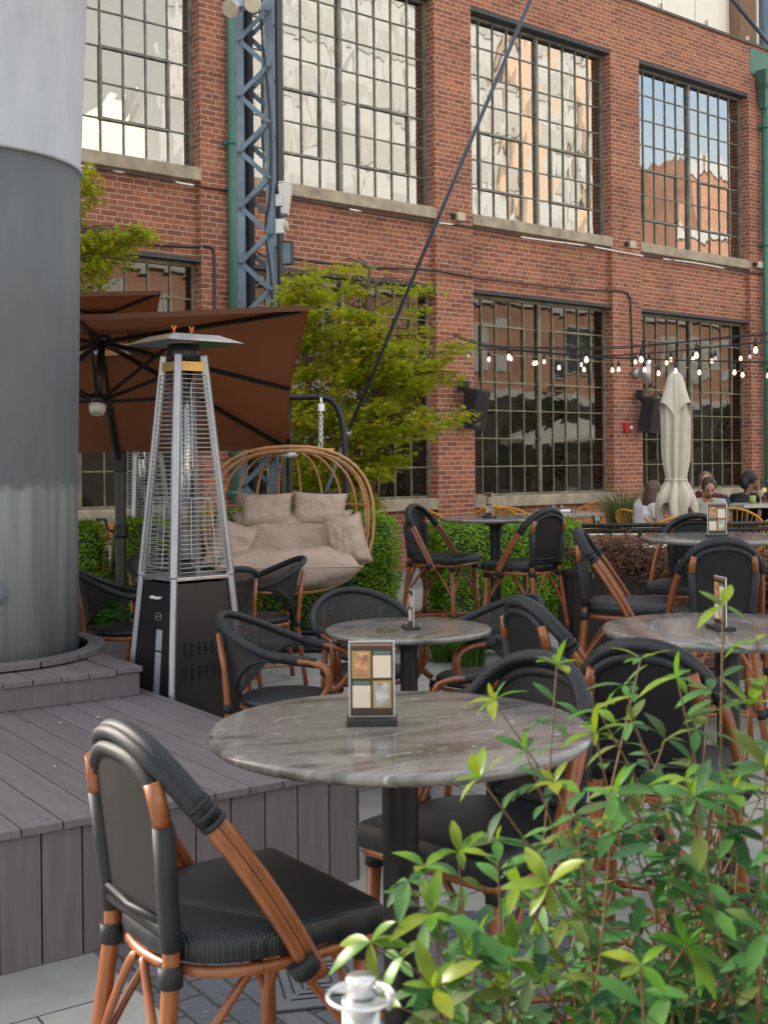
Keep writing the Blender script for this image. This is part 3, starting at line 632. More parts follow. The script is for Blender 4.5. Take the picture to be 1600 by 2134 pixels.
def make_menu():
    t = thing('menu_stand', '', 'menu stand')     # faces local -y
    ac = mat('clear_acrylic', (.55, .56, .55), .15, spec=.6, bump=0)
    b = MB(); b.box((0, 0, .008), (.118, .07, .016)); b.build('base', M['black_plastic'], t, bevel=.002)
    b = MB(); b.box((0, .002, .105), (.108, .004, .178)); b.build('holder', ac, t)
    b = MB(); b.box((0, -.0015, .105), (.100, .0022, .172)); pc = b.build('printed_card', mat('dark_brown_card', (.05, .028, .02), .35, bump=0), t)
    gold = bpy.data.materials.get('gilt_frame') or mat('gilt_frame', (.42, .27, .08), .4, bump=0)
    warm = bpy.data.materials.get('warm_photo') or mat('warm_photo', (.10, .03, .015), .4, var=.2, vs=45, bump=0, col2=(.75, .38, .2))
    grey = bpy.data.materials.get('grey_photo') or mat('grey_photo', (.05, .05, .05), .4, var=.2, vs=40, bump=0, col2=(.75, .74, .72))
    crm = bpy.data.materials.get('cream_card') or mat('cream_card', (.70, .58, .46), .5, bump=0, var=.05)
    teal = bpy.data.materials.get('teal_band') or mat('teal_band', (.10, .17, .14), .5, bump=0)
    top = bpy.data.materials.get('rose_band') or mat('rose_band', (.26, .13, .10), .5, bump=0)
    def pl(x0, x1, z0, z1, y, m_, nm, par): b = MB(); b.box(((x0+x1)/2, y, (z0+z1)/2), (x1-x0, .0008, z1-z0)); return b.build(nm, m_, par)
    y = -.0032
    for x, z, mm in ((-.024, .139, warm), (.024, .069, grey)):
        fr = pl(x-.0215, x+.0215, z-.032, z+.032, y, gold, 'picture', pc)
        pl(x-.0165, x+.0165, z-.027, z+.027, y-.001, mm, 'picture', pc)
    for x, z in ((.024, .134), (-.024, .064)):
        pl(x-.021, x+.021, z-.026, z+.026, y, crm, 'card_patch', pc); pl(x-.019, x+.019, z+.028, z+.036, y, teal, 'card_patch', pc)
    pl(-.048, .048, .182, .189, y, top, 'card_patch', pc)
    return t
stool0 = make_stool(); arm0 = make_armchair()
def place(root, first, px_pos, dirv, label, group):
    rz = facing(*dirv)
    if first: root.location = px_pos; root.rotation_euler = (0, 0, rz); root['label'] = label; root['group'] = group; return root
    return dup(root, px_pos, rz, label, group)
GS = 'cane bar stools around the tall tables'; GA = 'cane armchairs around the low tables'
STOOLS = [  # back position (x, y), facing, label ; seat centre lies .2 further on
    ((-.492, 2.405), (.81, .588), 'near bar stool with arched black wrapped back beside the wooden deck'),
    ((.385, 3.18), (-.70, -.71), 'bar stool tucked behind the nearest tall table, seat showing behind the pole'),
    ((.745, 3.46), (.42, .907), 'bar stool seen from behind through the tall leafy shrub, below the right-hand marble table'),
    ((.545, 4.45), (.93, .37), 'bar stool with narrow brown-tinted back between the low table and the right-hand tall table'),
    ((1.10, 6.55), (.975, -.22), 'bar stool in side view standing against the dark planter box'),
    ((1.67, 5.95), (.08, 1.0), 'bar stool seen squarely from behind, at the table with the upright menu'),
    ((1.90, 7.35), (-.38, -.92), 'bar stool beyond the table with the upright menu, below the black railing'),
    ((2.62, 6.75), (-.98, -.2), 'bar stool cut by the right edge of the picture, dark seat facing left'),
    ((.27, 9.55), (.86, -.51), 'left one of the two bar stools at the far table by the brick pier'),
    ((1.14, 8.55), (-.62, .78), 'right one of the two bar stools at the far table by the brick pier'),
]
for i, (p, d, lb) in enumerate(STOOLS):
    v_ = Vector(d).normalized(); c = Vector(p) + v_ * .22
    place(stool0, i == 0, (c.x, c.y, g(c.y)), d, lb, GS)
ARMS = [
    ((-.74, 5.85), (.98, -.2), 'low armchair left of the round low table, arm curling down beside the heater'),
    ((-.18, 6.55), (.28, -.96), 'low armchair behind the round low table, wide charcoal back facing the viewer'),
    ((.72, 6.25), (-.90, -.44), 'low armchair right of the round low table below the far bar stool'),
    ((.62, 4.95), (-.92, .40), 'low armchair turned away between the round low table and the nearest table'),
    ((-1.93, 7.6), (.97, .25), 'low armchair at far left behind the deck, dark back tilted beside the plinth'),
    ((-1.72, 8.75), (.75, -.66), 'low armchair with round back between the left hedge and the tall gas heater'),
    ((-.95, 7.5), (-.62, .78), 'low armchair directly right of the tall gas heater, back turned to the viewer'),
    ((-.62, 8.25), (-.93, -.3), 'low armchair with raised rim in front of the hanging egg seat'),
]
for i, (p, d, lb) in enumerate(ARMS):
    v_ = Vector(d).normalized(); c = Vector(p) + v_ * .26
    place(arm0, i == 0, (c.x, c.y, g(c.y)), d, lb, GA)
menu0 = make_menu()
TABLES = [  # px of centre, Y, dia, height, label
    (827, 2.78, .885, 1.06, 'nearest tall round marble table on a black pole, in front of the deck', (770, 1.0), 0),
    (848, 5.85, .81, .765, 'low round grey marble table in the middle of the courtyard', (853, 1.0), 80),
    (1512, 4.42, .914, 1.05, 'tall round brown marble table behind the leafy shrub at right', (1489, 1), 84),
    (1500, 6.85, .90, 1.06, 'tall round marble table carrying the upright menu, in front of the railing', (1487, 1), 5),
    (1031, 9.3, .86, 1.06, 'far tall round marble table in front of the brick pier', (1017, 1), 68),
    (405, 8.1, .80, .74, 'low round table behind the tall gas heater', None, 0),
]
MEN = ['menu card in a clear stand on the nearest marble table', 'menu stand seen edge-on on the low marble table', 'menu stand seen edge-on behind the topmost shrub leaves', 'menu card in a clear stand on the table by the railing', 'narrow menu stand on the far tall table by the pier']
GM = 'menu stands on the tables'; GT = 'round marble pedestal tables'; mi_ = 0
for px, Y, dia, h, lb, mn, ang in TABLES:
    t = make_table(dia, h); p = at(px, 1000, Y); t.location = (p.x, p.y, g(Y)); t.rotation_euler = (0, 0, R(20 + 37*mi_)); t['label'] = lb; t['group'] = GT
    if mn:
        dz = .035 if mi_ == 0 else 0
        q = at(mn[0], 1000, Y); m_ = menu0 if mi_ == 0 else dup(menu0, (0, 0, 0), 0, '')
        m_.location = (q.x, Y + (-.05 if mi_ != 0 else .03), g(Y) + h); m_.rotation_euler = (0, 0, R(-ang)); m_['label'] = MEN[mi_]; m_['group'] = GM
        mi_ += 1
# ---------------------------------------------------------------- deck
def deck_mat(name, ax, w=.14):
    m, nt, b = new_mat(name); L = nt.links
    tc = nt.nodes.new('ShaderNodeTexCoord'); mp = nt.nodes.new('ShaderNodeMapping'); mp.inputs['Scale'].default_value = (1, 1, 1)
    L.new(tc.outputs['UV'], mp.inputs[0]); ge = nt.nodes.new('ShaderNodeNewGeometry')
    mp2 = nt.nodes.new('ShaderNodeMapping'); mp2.inputs['Scale'].default_value = (1.2, 12, 1); L.new(tc.outputs['UV'], mp2.inputs[0])
    n1 = nd(nt, 'ShaderNodeTexNoise', i_Scale=2.2, i_Detail=8.0, i_Roughness=.65); L.new(mp2.outputs[0], n1.inputs['Vector'])
    r = ramp(nt, [(.3, (.118, .100, .108)), (.7, (.168, .146, .154))]); L.new(n1.outputs['Fac'], r.inputs[0])
    n2 = nd(nt, 'ShaderNodeTexNoise', i_Scale=5.5, i_Detail=6.0, i_Roughness=.75); L.new(mp.outputs[0], n2.inputs['Vector'])
    r2 = ramp(nt, [(.66, (0, 0, 0)), (.80, (.4, .4, .4))]); L.new(n2.outputs['Fac'], r2.inputs[0])
    mx = nd(nt, 'ShaderNodeMixRGB'); L.new(r2.outputs[0], mx.inputs[0]); L.new(r.outputs[0], mx.inputs[1]); mx.inputs[2].default_value = (.22, .21, .22, 1)
    n3 = nd(nt, 'ShaderNodeTexVoronoi', i_Scale=9.0); L.new(mp.outputs[0], n3.inputs['Vector'])
    r3 = ramp(nt, [(.018, (1, 1, 1)), (.026, (0, 0, 0))]); L.new(n3.outputs['Distance'], r3.inputs[0])
    m2 = nd(nt, 'ShaderNodeMixRGB'); L.new(r3.outputs[0], m2.inputs[0]); L.new(mx.outputs[0], m2.inputs[1]); m2.inputs[2].default_value = (.55, .54, .52, 1)
    rr = nd(nt, 'ShaderNodeMapRange'); L.new(ge.outputs['Random Per Island'], rr.inputs[0]); rr.inputs[3].default_value = .86; rr.inputs[4].default_value = 1.12
    sc_ = nd(nt, 'ShaderNodeVectorMath', operation='SCALE'); L.new(m2.outputs[0], sc_.inputs[0]); L.new(rr.outputs[0], sc_.inputs['Scale']); L.new(sc_.outputs[0], b.inputs['Base Color'])
    b.inputs['Roughness'].default_value = .62
    n4 = nd(nt, 'ShaderNodeTexNoise', i_Scale=60.0, i_Detail=3.0); L.new(mp2.outputs[0], n4.inputs['Vector'])
    bp = nd(nt, 'ShaderNodeBump', i_Strength=.2, i_Distance=.002); L.new(n4.outputs['Fac'], bp.inputs['Height']); L.new(bp.outputs[0], b.inputs['Normal']); return m
M['deck'] = deck_mat('painted_composite_deck', 0)
dk = thing('wooden_deck', 'low grey-brown wooden deck platform wrapped round the steel column', 'deck')
ZD = .475
def deck_uv(co, no):
    a, c = (co-DC).dot(E1), (co-DC).dot(E2)
    if abs(no.z) > .7: return (c, a)
    return (co.z, a) if abs(no.dot(E2)) > .7 else (co.z, c)
b = MB(); a = -.022
BW = .142; gp = .006; i = 0
while a > -5.2:
    w_ = .055 if i == 0 else BW
    b.prism([Dk(a-w_+gp, .022, ZD-.028), Dk(a, .022, ZD-.028), Dk(a, -2.42, ZD-.028), Dk(a-w_+gp, -2.42, ZD-.028)], .028); a -= w_; i += 1
o = b.build('deck_board', M['deck'], dk, bevel=.0025); uv_planar(o, deck_uv)
b = MB(); a = -.004
while a > -5.2: b.prism([Dk(a-BW+gp, 0, 0.001), Dk(a, 0, 0.001), Dk(a, -.02, 0.001), Dk(a-BW+gp, -.02, 0.001)], ZD-.03); a -= BW
c = 0
while c > -2.4: b.prism([Dk(-.024, c-.0, .001), Dk(-.004, c, .001), Dk(-.004, c-BW+gp, .001), Dk(-.024, c-BW+gp, .001)], ZD-.03); c -= BW
o = b.build('skirt_board', M['deck'], dk, bevel=.0025); uv_planar(o, deck_uv)
b = MB(); b.prism([Dk(-5.2, -.03, .002), Dk(-.03, -.03, .002), Dk(-.03, -2.38, .002), Dk(-5.2, -2.38, .002)], ZD-.05); b.build('subframe', M['black'], dk)
# plinth
PC = onz(292, 1449, ZD); pa, pb_ = (PC-DC).dot(E1), (PC-DC).dot(E2)
pl = thing('column_plinth', 'square boxed step with curved segmented boards round the column foot', 'plinth')
PZ = .15; PL = 1.75
b = MB(); b.prism([Dk(pa-PL, pb_, ZD+.001), Dk(pa, pb_, ZD+.001), Dk(pa, pb_-PL+.25, ZD+.001), Dk(pa-PL, pb_-PL+.25, ZD+.001)], PZ-.03); o = b.build('side_panel', M['deck'], pl, bevel=.003); uv_planar(o, deck_uv)
COLC = Vector((-2.335, 6.72, 0)); CR = .60
b = MB(); aa = pa
for i in range(12):
    x1 = aa + .012 if i == 0 else aa; w_ = .145; zt = ZD+PZ-.026 - (.0 if i == 0 else .008)
    b.prism([Dk(x1-w_+gp, pb_+.012, zt), Dk(x1, pb_+.012, zt), Dk(x1, pb_-PL+.24, zt), Dk(x1-w_+gp, pb_-PL+.24, zt)], .028); aa = x1 - w_
o = b.build('top_board', M['deck'], pl, bevel=.0025); uv_planar(o, deck_uv)
b = MB(); n = 17
for i in range(n):
    a0, a1 = 2*math.pi*i/n + .010, 2*math.pi*(i+1)/n - .010; P0 = []
    ri, ro = CR + .05, CR + .145
    for q in range(5): a = a0 + (a1-a0)*q/4; P0.append((COLC.x+ro*math.cos(a), COLC.y+ro*math.sin(a), ZD+PZ+.003))
    for q in range(5): a = a1 + (a0-a1)*q/4; P0.append((COLC.x+ri*math.cos(a), COLC.y+ri*math.sin(a), ZD+PZ+.003))
    b.prism(P0, .034)
o = b.build('ring_board', M['deck'], pl, bevel=.003); uv_planar(o, deck_uv)
b = MB(); b.lathe((COLC.x, COLC.y, ZD+PZ), [(CR+.002, .008), (CR+.049, .008)], 48); b.build('gap_shade', M['black'], pl)  # black ring stands in for the shade in the gap round the shaft
# ---------------------------------------------------------------- big steel column
def col_mat():
    m, nt, b = new_mat('weathered_column_paint'); L = nt.links
    vec = coords(nt); sx = nd(nt, 'ShaderNodeSeparateXYZ'); L.new(vec, sx.inputs[0])
    vs = coords(nt, (1, 1, .3)); n1 = nd(nt, 'ShaderNodeTexNoise', i_Scale=7.0, i_Detail=6.0, i_Roughness=.6); L.new(vs, n1.inputs['Vector'])
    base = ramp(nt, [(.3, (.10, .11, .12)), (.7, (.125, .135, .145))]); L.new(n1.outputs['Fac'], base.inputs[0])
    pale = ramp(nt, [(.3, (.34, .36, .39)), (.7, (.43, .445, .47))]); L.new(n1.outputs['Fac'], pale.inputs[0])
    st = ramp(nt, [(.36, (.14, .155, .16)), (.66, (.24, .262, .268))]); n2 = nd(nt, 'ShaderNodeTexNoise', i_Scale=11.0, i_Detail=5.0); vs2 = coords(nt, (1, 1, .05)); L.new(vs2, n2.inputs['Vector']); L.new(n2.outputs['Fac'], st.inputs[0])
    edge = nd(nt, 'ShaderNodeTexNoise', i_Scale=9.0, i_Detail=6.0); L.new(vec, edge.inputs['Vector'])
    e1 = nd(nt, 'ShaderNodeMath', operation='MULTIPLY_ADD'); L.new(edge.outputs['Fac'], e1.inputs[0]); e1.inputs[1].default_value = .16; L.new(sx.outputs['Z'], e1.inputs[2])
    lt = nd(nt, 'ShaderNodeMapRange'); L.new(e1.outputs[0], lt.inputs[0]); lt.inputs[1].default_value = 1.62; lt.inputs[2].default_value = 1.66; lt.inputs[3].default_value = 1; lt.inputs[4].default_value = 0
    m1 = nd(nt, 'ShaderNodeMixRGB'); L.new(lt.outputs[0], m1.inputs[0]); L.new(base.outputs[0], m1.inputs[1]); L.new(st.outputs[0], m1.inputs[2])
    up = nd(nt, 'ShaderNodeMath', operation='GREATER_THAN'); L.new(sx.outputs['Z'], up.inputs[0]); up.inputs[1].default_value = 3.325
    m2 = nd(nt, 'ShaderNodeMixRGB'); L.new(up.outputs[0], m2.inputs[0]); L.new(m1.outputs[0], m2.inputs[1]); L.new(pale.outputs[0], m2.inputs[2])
    n3 = nd(nt, 'ShaderNodeTexNoise', i_Scale=16.0, i_Detail=8.0, i_Roughness=.8); L.new(vec, n3.inputs['Vector'])
    r3 = ramp(nt, [(.62, (0, 0, 0)), (.70, (.55, .55, .55))]); L.new(n3.outputs['Fac'], r3.inputs[0])
    m3 = nd(nt, 'ShaderNodeMixRGB', blend_type='MULTIPLY'); L.new(r3.outputs[0], m3.inputs[0]); L.new(m2.outputs[0], m3.inputs[1]); m3.inputs[2].default_value = (.55, .55, .57, 1)
    L.new(m3.outputs[0], b.inputs['Base Color']); b.inputs['Roughness'].default_value = .62; b.inputs['Specular IOR Level'].default_value = .3
    bn = nd(nt, 'ShaderNodeTexNoise', i_Scale=18.0, i_Detail=8.0, i_Roughness=.7); L.new(vec, bn.inputs['Vector'])
    bp = nd(nt, 'ShaderNodeBump', i_Strength=.35, i_Distance=.01); L.new(bn.outputs['Fac'], bp.inputs['Height']); L.new(bp.outputs[0], b.inputs['Normal']); return m
cm = col_mat()
co_ = thing('steel_column', 'huge round steel column painted pale grey above and dark grey below with stained foot', 'column')
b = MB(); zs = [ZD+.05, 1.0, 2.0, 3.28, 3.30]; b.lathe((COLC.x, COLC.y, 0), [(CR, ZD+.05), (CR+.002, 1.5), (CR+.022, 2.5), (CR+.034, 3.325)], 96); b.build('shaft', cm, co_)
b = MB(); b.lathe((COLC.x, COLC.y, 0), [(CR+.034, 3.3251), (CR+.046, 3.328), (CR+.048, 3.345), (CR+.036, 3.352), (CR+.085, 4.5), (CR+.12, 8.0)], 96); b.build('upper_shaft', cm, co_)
p = at(6, 1243, 6.09); b = MB(); dv = Vector((p.x-COLC.x, p.y-COLC.y, 0)).normalized(); pc = Vector((COLC.x, COLC.y, p.z)) + dv*CR
b.tube([pc - dv*.01, pc + dv*.03], .062, 20); b.tube([pc + dv*.03, pc + dv*.045], .05, 20); b.tube([pc + dv*.045, pc + dv*.085], .03, 6); b.tube([pc + dv*.085, pc + dv*.11], .018, 12)
b.build('bolt', mat('bolt_steel', (.12, .145, .17), .5, .3), co_, bevel=.003)
# ---------------------------------------------------------------- pyramid gas heaters
def make_heater():
    t = thing('gas_heater', '', 'gas heater'); hb, ht = .25, .078; zb, zc = .91, 2.12
    st = mat('heater_aluminium', (.33, .33, .35), .35, .7, bump=0); wire = mat('heater_wire', (.42, .42, .43), .4, .5, bump=0)
    K = ((-1, -1), (1, -1), (1, 1), (-1, 1)); half = lambda z: hb + (ht-hb)*z/zc
    for sx, sy in K:
        b = MB(); b.bar((sx*half(0), sy*half(0), 0), (sx*half(zb), sy*half(zb), zb), .032, .032, up=(sx, sy, 0)); b.bar((sx*half(zb), sy*half(zb), zb), (sx*half(zc), sy*half(zc), zc), .038, .038, up=(sx, sy, 0)); b.build('post', st, t, bevel=.006)
    sm_ = mat('slot_shadow', (.002, .002, .002), .9, bump=0)
    for i in range(4):
        a, c = K[i], K[(i+1) % 4]; pn = Vector(((a[0]+c[0])/2, (a[1]+c[1])/2, 0)); tg = Vector((c[0]-a[0], c[1]-a[1], 0)).normalized()
        def fp(u, z, o=0.0): return pn*(half(z)+o) + tg*(u*half(z)) + Vector((0, 0, z))
        b = MB(); b.add([fp(-.93, .03, -.008), fp(.93, .03, -.008), fp(.93, zb-.03, -.008), fp(-.93, zb-.03, -.008)] + [fp(-.93, .03, -.012), fp(.93, .03, -.012), fp(.93, zb-.03, -.012), fp(-.93, zb-.03, -.012)], [(0, 1, 2, 3), (7, 6, 5, 4), (0, 4, 5, 1), (2, 6, 7, 3), (1, 5, 6, 2), (0, 3, 7, 4)])
        pn_o = b.build('base_panel', M['black'], t)
        if i == 0:
            for r_ in range(2):
                for q in range(7):
                    u, z = -.62 + q*.205, .40 + r_*.13; b = MB(); b.bar(fp(u, z-.035, -.0065), fp(u, z+.035, -.0065), .014, .003, up=pn); b.build('vent_slot', sm_, pn_o)
        if i == 3:
            b = MB(); b.tube(bez([fp(-.2, .80, -.008), fp(-.19, .80, .015), fp(.19, .80, .015), fp(.2, .80, -.008)], 12), .008, 8); b.build('handle', M['white_plastic'], pn_o)
            b = MB(); lb_ = mat('pale_label', (.30, .34, .38), .5, vs=160, var=.35, bump=0, stretch=(1, 1, 3))
            b.bar(fp(.22, .52, -.006), fp(.22, .63, -.006), .06, .002, up=pn); b.bar(fp(.22, .28, -.006), fp(.22, .51, -.006), .06, .002, up=pn); b.build('label', lb_, pn_o)
            b = MB(); cc = fp(.12, .70, -.006); ring = [cc + tg*(.03*math.cos(q*math.pi/10)) + Vector((0, 0, .02*math.sin(q*math.pi/10))) for q in range(20)]; b.tube(ring, .0016, 5, closed=True)
            zig = [cc + tg*(-.02+.004*q) + Vector((0, 0, .004*(1 if q % 2 else -1) + (.006 if q == 4 else 0))) for q in range(11)]; b.tube(zig, .001, 4); b.build('badge', wire, pn_o)
        b = MB(); N_ = 44
        for q in range(N_):
            z = zb + .03 + (1.98-zb)*q/(N_-1); b.tube([fp(-.86, z, .016), fp(.86, z, .016)], .0023, 5, cap=False)
        for u in (-.86, .86): b.tube([fp(u, zb+.02, .018), fp(u, 2.01, .018)], .003, 5)
        lo_, hi_ = zb+.08, zb+.42
        b.tube(bez([fp(-.45, lo_, .02), fp(-.42, hi_-.03, .02), fp(-.3, hi_, .02), fp(.3, hi_, .02), fp(.42, hi_-.03, .02), fp(.45, lo_, .02), fp(.3, lo_-.02, .02), fp(-.3, lo_-.02, .02), fp(-.45, lo_, .02)], 40), .0026, 5)
        b.build('guard', wire, t)
        b = MB(); b.bar(fp(-.88, 2.055, .012), fp(.88, 2.055, .012), .004, .05, up=(0, 0, 1)); b.build('top_bracket', mat('brass_bracket', (.55, .36, .12), .35, .5, bump=0) if i == 0 else bpy.data.materials['brass_bracket'], t)
    b = MB(); b.box((0, 0, zb-.005), (.37, .37, .02)); b.build('burner_tray', M['galv'], t, bevel=.004)
    b = MB(); b.lathe((0, 0, 0), [(.05, zb+.01), (.05, 2.08)], 24); b.build('glass_tube', glass_mat('quartz_tube', .25, (.9, .9, .9), 0, .8), t)
    b = MB(); b.lathe((0, 0, 0), [(.055, zb+.005), (.055, zb+.07), (.03, zb+.09)], 16); b.build('burner', M['black'], t)
    b = MB(); b.lathe((0, 0, 0), [(.075, 2.06), (.09, 2.12), (.09, 2.18)], 20); b.build('collar', M['black'], t)
    # faceted reflector hood
    def oct_(r, z): return [(r*math.cos(a)*(1.0), r*math.sin(a), z) for a in [R(45+90*i) for i in range(4)]]
    b = MB(); V = oct_(.34, 2.180) + oct_(.20, 2.226) + oct_(.02, 2.236) + oct_(.332, 2.180) + oct_(.195, 2.212) + oct_(.02, 2.22); fs = []
    for i in range(4):
        j = (i+1) % 4; fs += [(i, j, 4+j, 4+i), (4+i, 4+j, 8+j, 8+i), (12+j, 12+i, 16+i, 16+j), (16+j, 16+i, 20+i, 20+j), (j, i, 12+i, 12+j)]
    fs.append(tuple(8+i for i in range(4))); b.add(V, fs); b.build('hood', mat('polished_hood', (.62, .64, .66), .18, .95, bump=0), t)
    for x in (-.06, .05):
        b = MB(); b.bar((x, 0, 2.238), (x, 0, 2.262), .008); b.bar((x-.012, 0, 2.282), (x-.003, 0, 2.260), .008); b.bar((x+.012, 0, 2.282), (x+.003, 0, 2.260), .008)
        b.build('wing_nut', bpy.data.materials.get('orange_nut') or mat('orange_nut', (.5, .1, .02), .5, bump=0), t)
    return t
ht0 = make_heater()
hp = at(388, 1200, 6.62); ht0.location = (hp.x, hp.y, g(6.6)); ht0.rotation_euler = (0, 0, R(40)); ht0['label'] = 'tall pyramid gas heater with black base standing behind the deck corner'; ht0['group'] = 'pyramid gas heaters'
h2 = at(297, 1000, 10.4); dup(ht0, (h2.x, h2.y, .16), R(38), 'smaller-looking pyramid gas heater behind the umbrella mast by the left window')
# ---------------------------------------------------------------- lattice tower
tw = thing('lattice_tower', 'blue-grey riveted steel lattice tower rising in front of the brick wall', 'tower')
tp_ = at(541, 700, 12.0); tw.location = (tp_.x, 12.0 + .19, 0.1); tw.rotation_euler = (0, 0, R(-8))
TWW, TWD, TH = .375, .38, 8.6
for sx, sy in ((-1, -1), (1, -1), (1, 1), (-1, 1)):
    x, y = sx*TWW/2, sy*TWD/2; b = MB()
    fl = .08
    b.box((x - sx*fl/2, y, TH/2), (fl, .012, TH)); b.box((x, y - sy*(fl/2+.0065), TH/2), (.012, fl, TH)); b.build('corner_angle', M['blue_steel'] if sy < 0 else M['dark_steel'], tw, bevel=.002)  # rear angles get a darker steel: their shade is put into the colour
def lace(p0, p1, axis, z0, pitch, nm):
    k = 0; z = z0; a, c = p0, p1
    while z < TH - .3:
        s_, e_ = Vector((*a, z)), Vector((*c, z + pitch/2)); n_ = Vector((0, -1, 0)) if axis == 'y' else Vector((1, 0, 0))
        if p0[1] > 0 and axis == 'y': n_ = -n_
        off = n_ * (.010 if k % 2 else .018); b = MB(); b.bar(s_ + off, e_ + off, .046, .008, up=n_ if False else (n_.x, n_.y, 0)); 
        # flat bar: width lies in the lattice face
        b = MB(); d = (e_ - s_).normalized(); wv = d.cross(n_).normalized() * .024
        P0 = [s_+off-wv-d*.03, s_+off+wv-d*.03, e_+off+wv+d*.03, e_+off-wv+d*.03]; b.prism(P0, n_*.008); lc = b.build('lacing_bar', M['blue_steel'], tw, bevel=.0015)
        q = MB(); q.ellipsoid(s_ + n_*.026, (.025, .025, .025), 10, 6); q.build('rivet', M['blue_steel'], lc)
        a, c = c, a; z += pitch/2; k += 1
lace((-TWW/2+.035, -TWD/2), (TWW/2-.045, -TWD/2), 'y', .25, .557, 'f')
lace((-TWW/2+.035, TWD/2), (TWW/2-.045, TWD/2), 'y', .42, .557, 'b')
for i in range(15):
    b = MB(); b.ellipsoid((TWW/2+.008, -TWD/2+.055, .4+.557*i), (.018, .018, .018), 10, 6); b.build('rivet', M['dark_steel'], tw)
b = MB(); b.box((TWW/2+.008, TWD/2-.11, TH/2), (.01, .2, TH)); b.build('side_plate', M['dark_steel'], tw)  # shaded side of the tower, darkened by colour against the blue-grey front
b = MB(); pts = [(-.02, -.1, 7.9), (.0, -.12, 7.2), (.03, -.15, 6.4), (.10, -.20, 5.7), (.16, -.21, 5.0), (.155, -.21, 4.3), (.10, -.2, 3.9), (.16, -.2, 3.3), (.12, -.2, 2.6)]; b.tube(bez(pts, 50), .011, 6); b.build('cable', M['black_plastic'], tw)
# floodlights and boxes fixed to the tower
def flood(name, px, py, Y, aim, r, L_, lb):
    t = thing(name, lb, 'floodlight', group='floodlights at the top of the lattice tower'); p = at(px, py, Y); t.location = p; d = Vector(aim).normalized()
    b = MB(); b.tube([-d*L_*.5, -d*L_*.42, d*L_*.1, d*L_*.5], [r*.55, r*.72, r*.8, r], 20); b.build('housing', M['galv'], t)
    b = MB(); b.tube([d*L_*.5, d*(L_*.5+.006)], [r*.9, r*.88], 20); b.build('lens', mat('amber_lens', (.45, .38, .26), .15, bump=0), t)
    b = MB(); b.tube([-d*L_*.2, Vector((.03, .12, .08)), Vector((.03, .2, .1))], .012, 8); b.build('bracket', M['galv'], t)
flood('floodlight', 492, 14, 11.75, (-.35, -.8, -.45), .085, .26, 'left of the two floodlights on the tower, tilted down to the left')
flood('floodlight', 528, 14, 11.7, (.05, -1, -.12), .080, .2, 'right of the two floodlights on the tower, round lens facing the viewer')
def wbxp(name, px, py, Y, dims, m, lb, cat, rz=0, tilt=0, parts=None, group=None):
    t = thing(name, lb, cat, group=group); t.location = at(px, py, Y); t.rotation_euler = (R(tilt), 0, rz)
    b = MB(); b.box((0, 0, 0), dims); b.build('housing', m, t, bevel=.006); return t
t = thing('area_light', 'white trapezoid area light facing upwards on the side of the lattice tower', 'light'); t.location = at(594, 420, 12.05)
b = MB(); b.prism([(-.03, -.09, -.13), (.05, -.09, -.13), (.05, .09, -.13), (-.03, .09, -.13)], .001); V = [(-.035, -.08, -.14), (.03, -.08, -.14), (.03, .08, -.14), (-.035, .08, -.14), (-.06, -.13, .15), (.07, -.13, .17), (.07, .13, .17), (-.06, .13, .15)]
b = MB(); b.add(V, [(3, 2, 1, 0), (4, 5, 6, 7), (0, 1, 5, 4), (1, 2, 6, 5), (2, 3, 7, 6), (3, 0, 4, 7)]); b.build('housing', M['white_plastic'], t, bevel=.01)
b = MB(); b.box((.005, 0, .172), (.12, .24, .012)); b.build('bezel', M['white_plastic'], t)
t = wbxp('junction_box', 582, 418, 11.78, (.07, .05, .12), M['galv'], 'small grey junction box on the tower beside the white area light', 'junction box', R(-8))
t = wbxp('outlet_box', 585, 472, 11.78, (.09, .06, .14), M['white_plastic'], 'cream outlet box on the tower below the junction box', 'outlet box', R(-8))
b = MB(); b.tube([(.05, -.01, 0), (.075, -.01, 0)], .05, 14); b.build('cover', mat('cream_plastic', (.50, .45, .30), .5), t)
t = wbxp('ballast_box', 600, 528, 11.95, (.10, .12, .24), M['dark_steel'], 'dark grey box on the tower just above the maple leaves', 'control box', R(-8), 8)
b = MB(); b.box((0, -.065, 0), (.08, .01, .2)); b.build('cover', M['blue_steel'], t)
# guy rods
M['rod'] = mat('dark_blue_rod', (.06, .08, .11), .45, .3)
gr = thing('guy_rod', 'long slanting steel guy rod crossing the facade from upper right down to the swing frame', 'guy rod')
a, c, e = at(1112, -18, 8.6), at(724, 903, 10.3), at(655, 1092, 10.8)
b = MB(); b.tube([a, a.lerp(c, .5), c], .0145, 10); b.build('rod', M['rod'], gr)
b = MB(); b.tube([c, c.lerp(e, .12)], .017, 8); b.tube([c.lerp(e, -.03), c.lerp(e, .03)], .034, 10); b.tube([c.lerp(e, .08), c.lerp(e, .12)], .03, 10); b.build('turnbuckle', M['galv'], gr)
b = MB(); b.tube([c.lerp(e, .12), e, e + (e-c)*.9], .016, 10); b.build('rod', M['blue_steel'], gr)
q0, q1 = at(1505, -25, 8.6), at(1650, 150, 10.0); b = MB(); b.tube([q0, q1], .0155, 10); o = b.build('guy_rod', M['rod'], None); tag(o, 'short piece of slanting guy rod crossing the top right corner', 'guy rod')
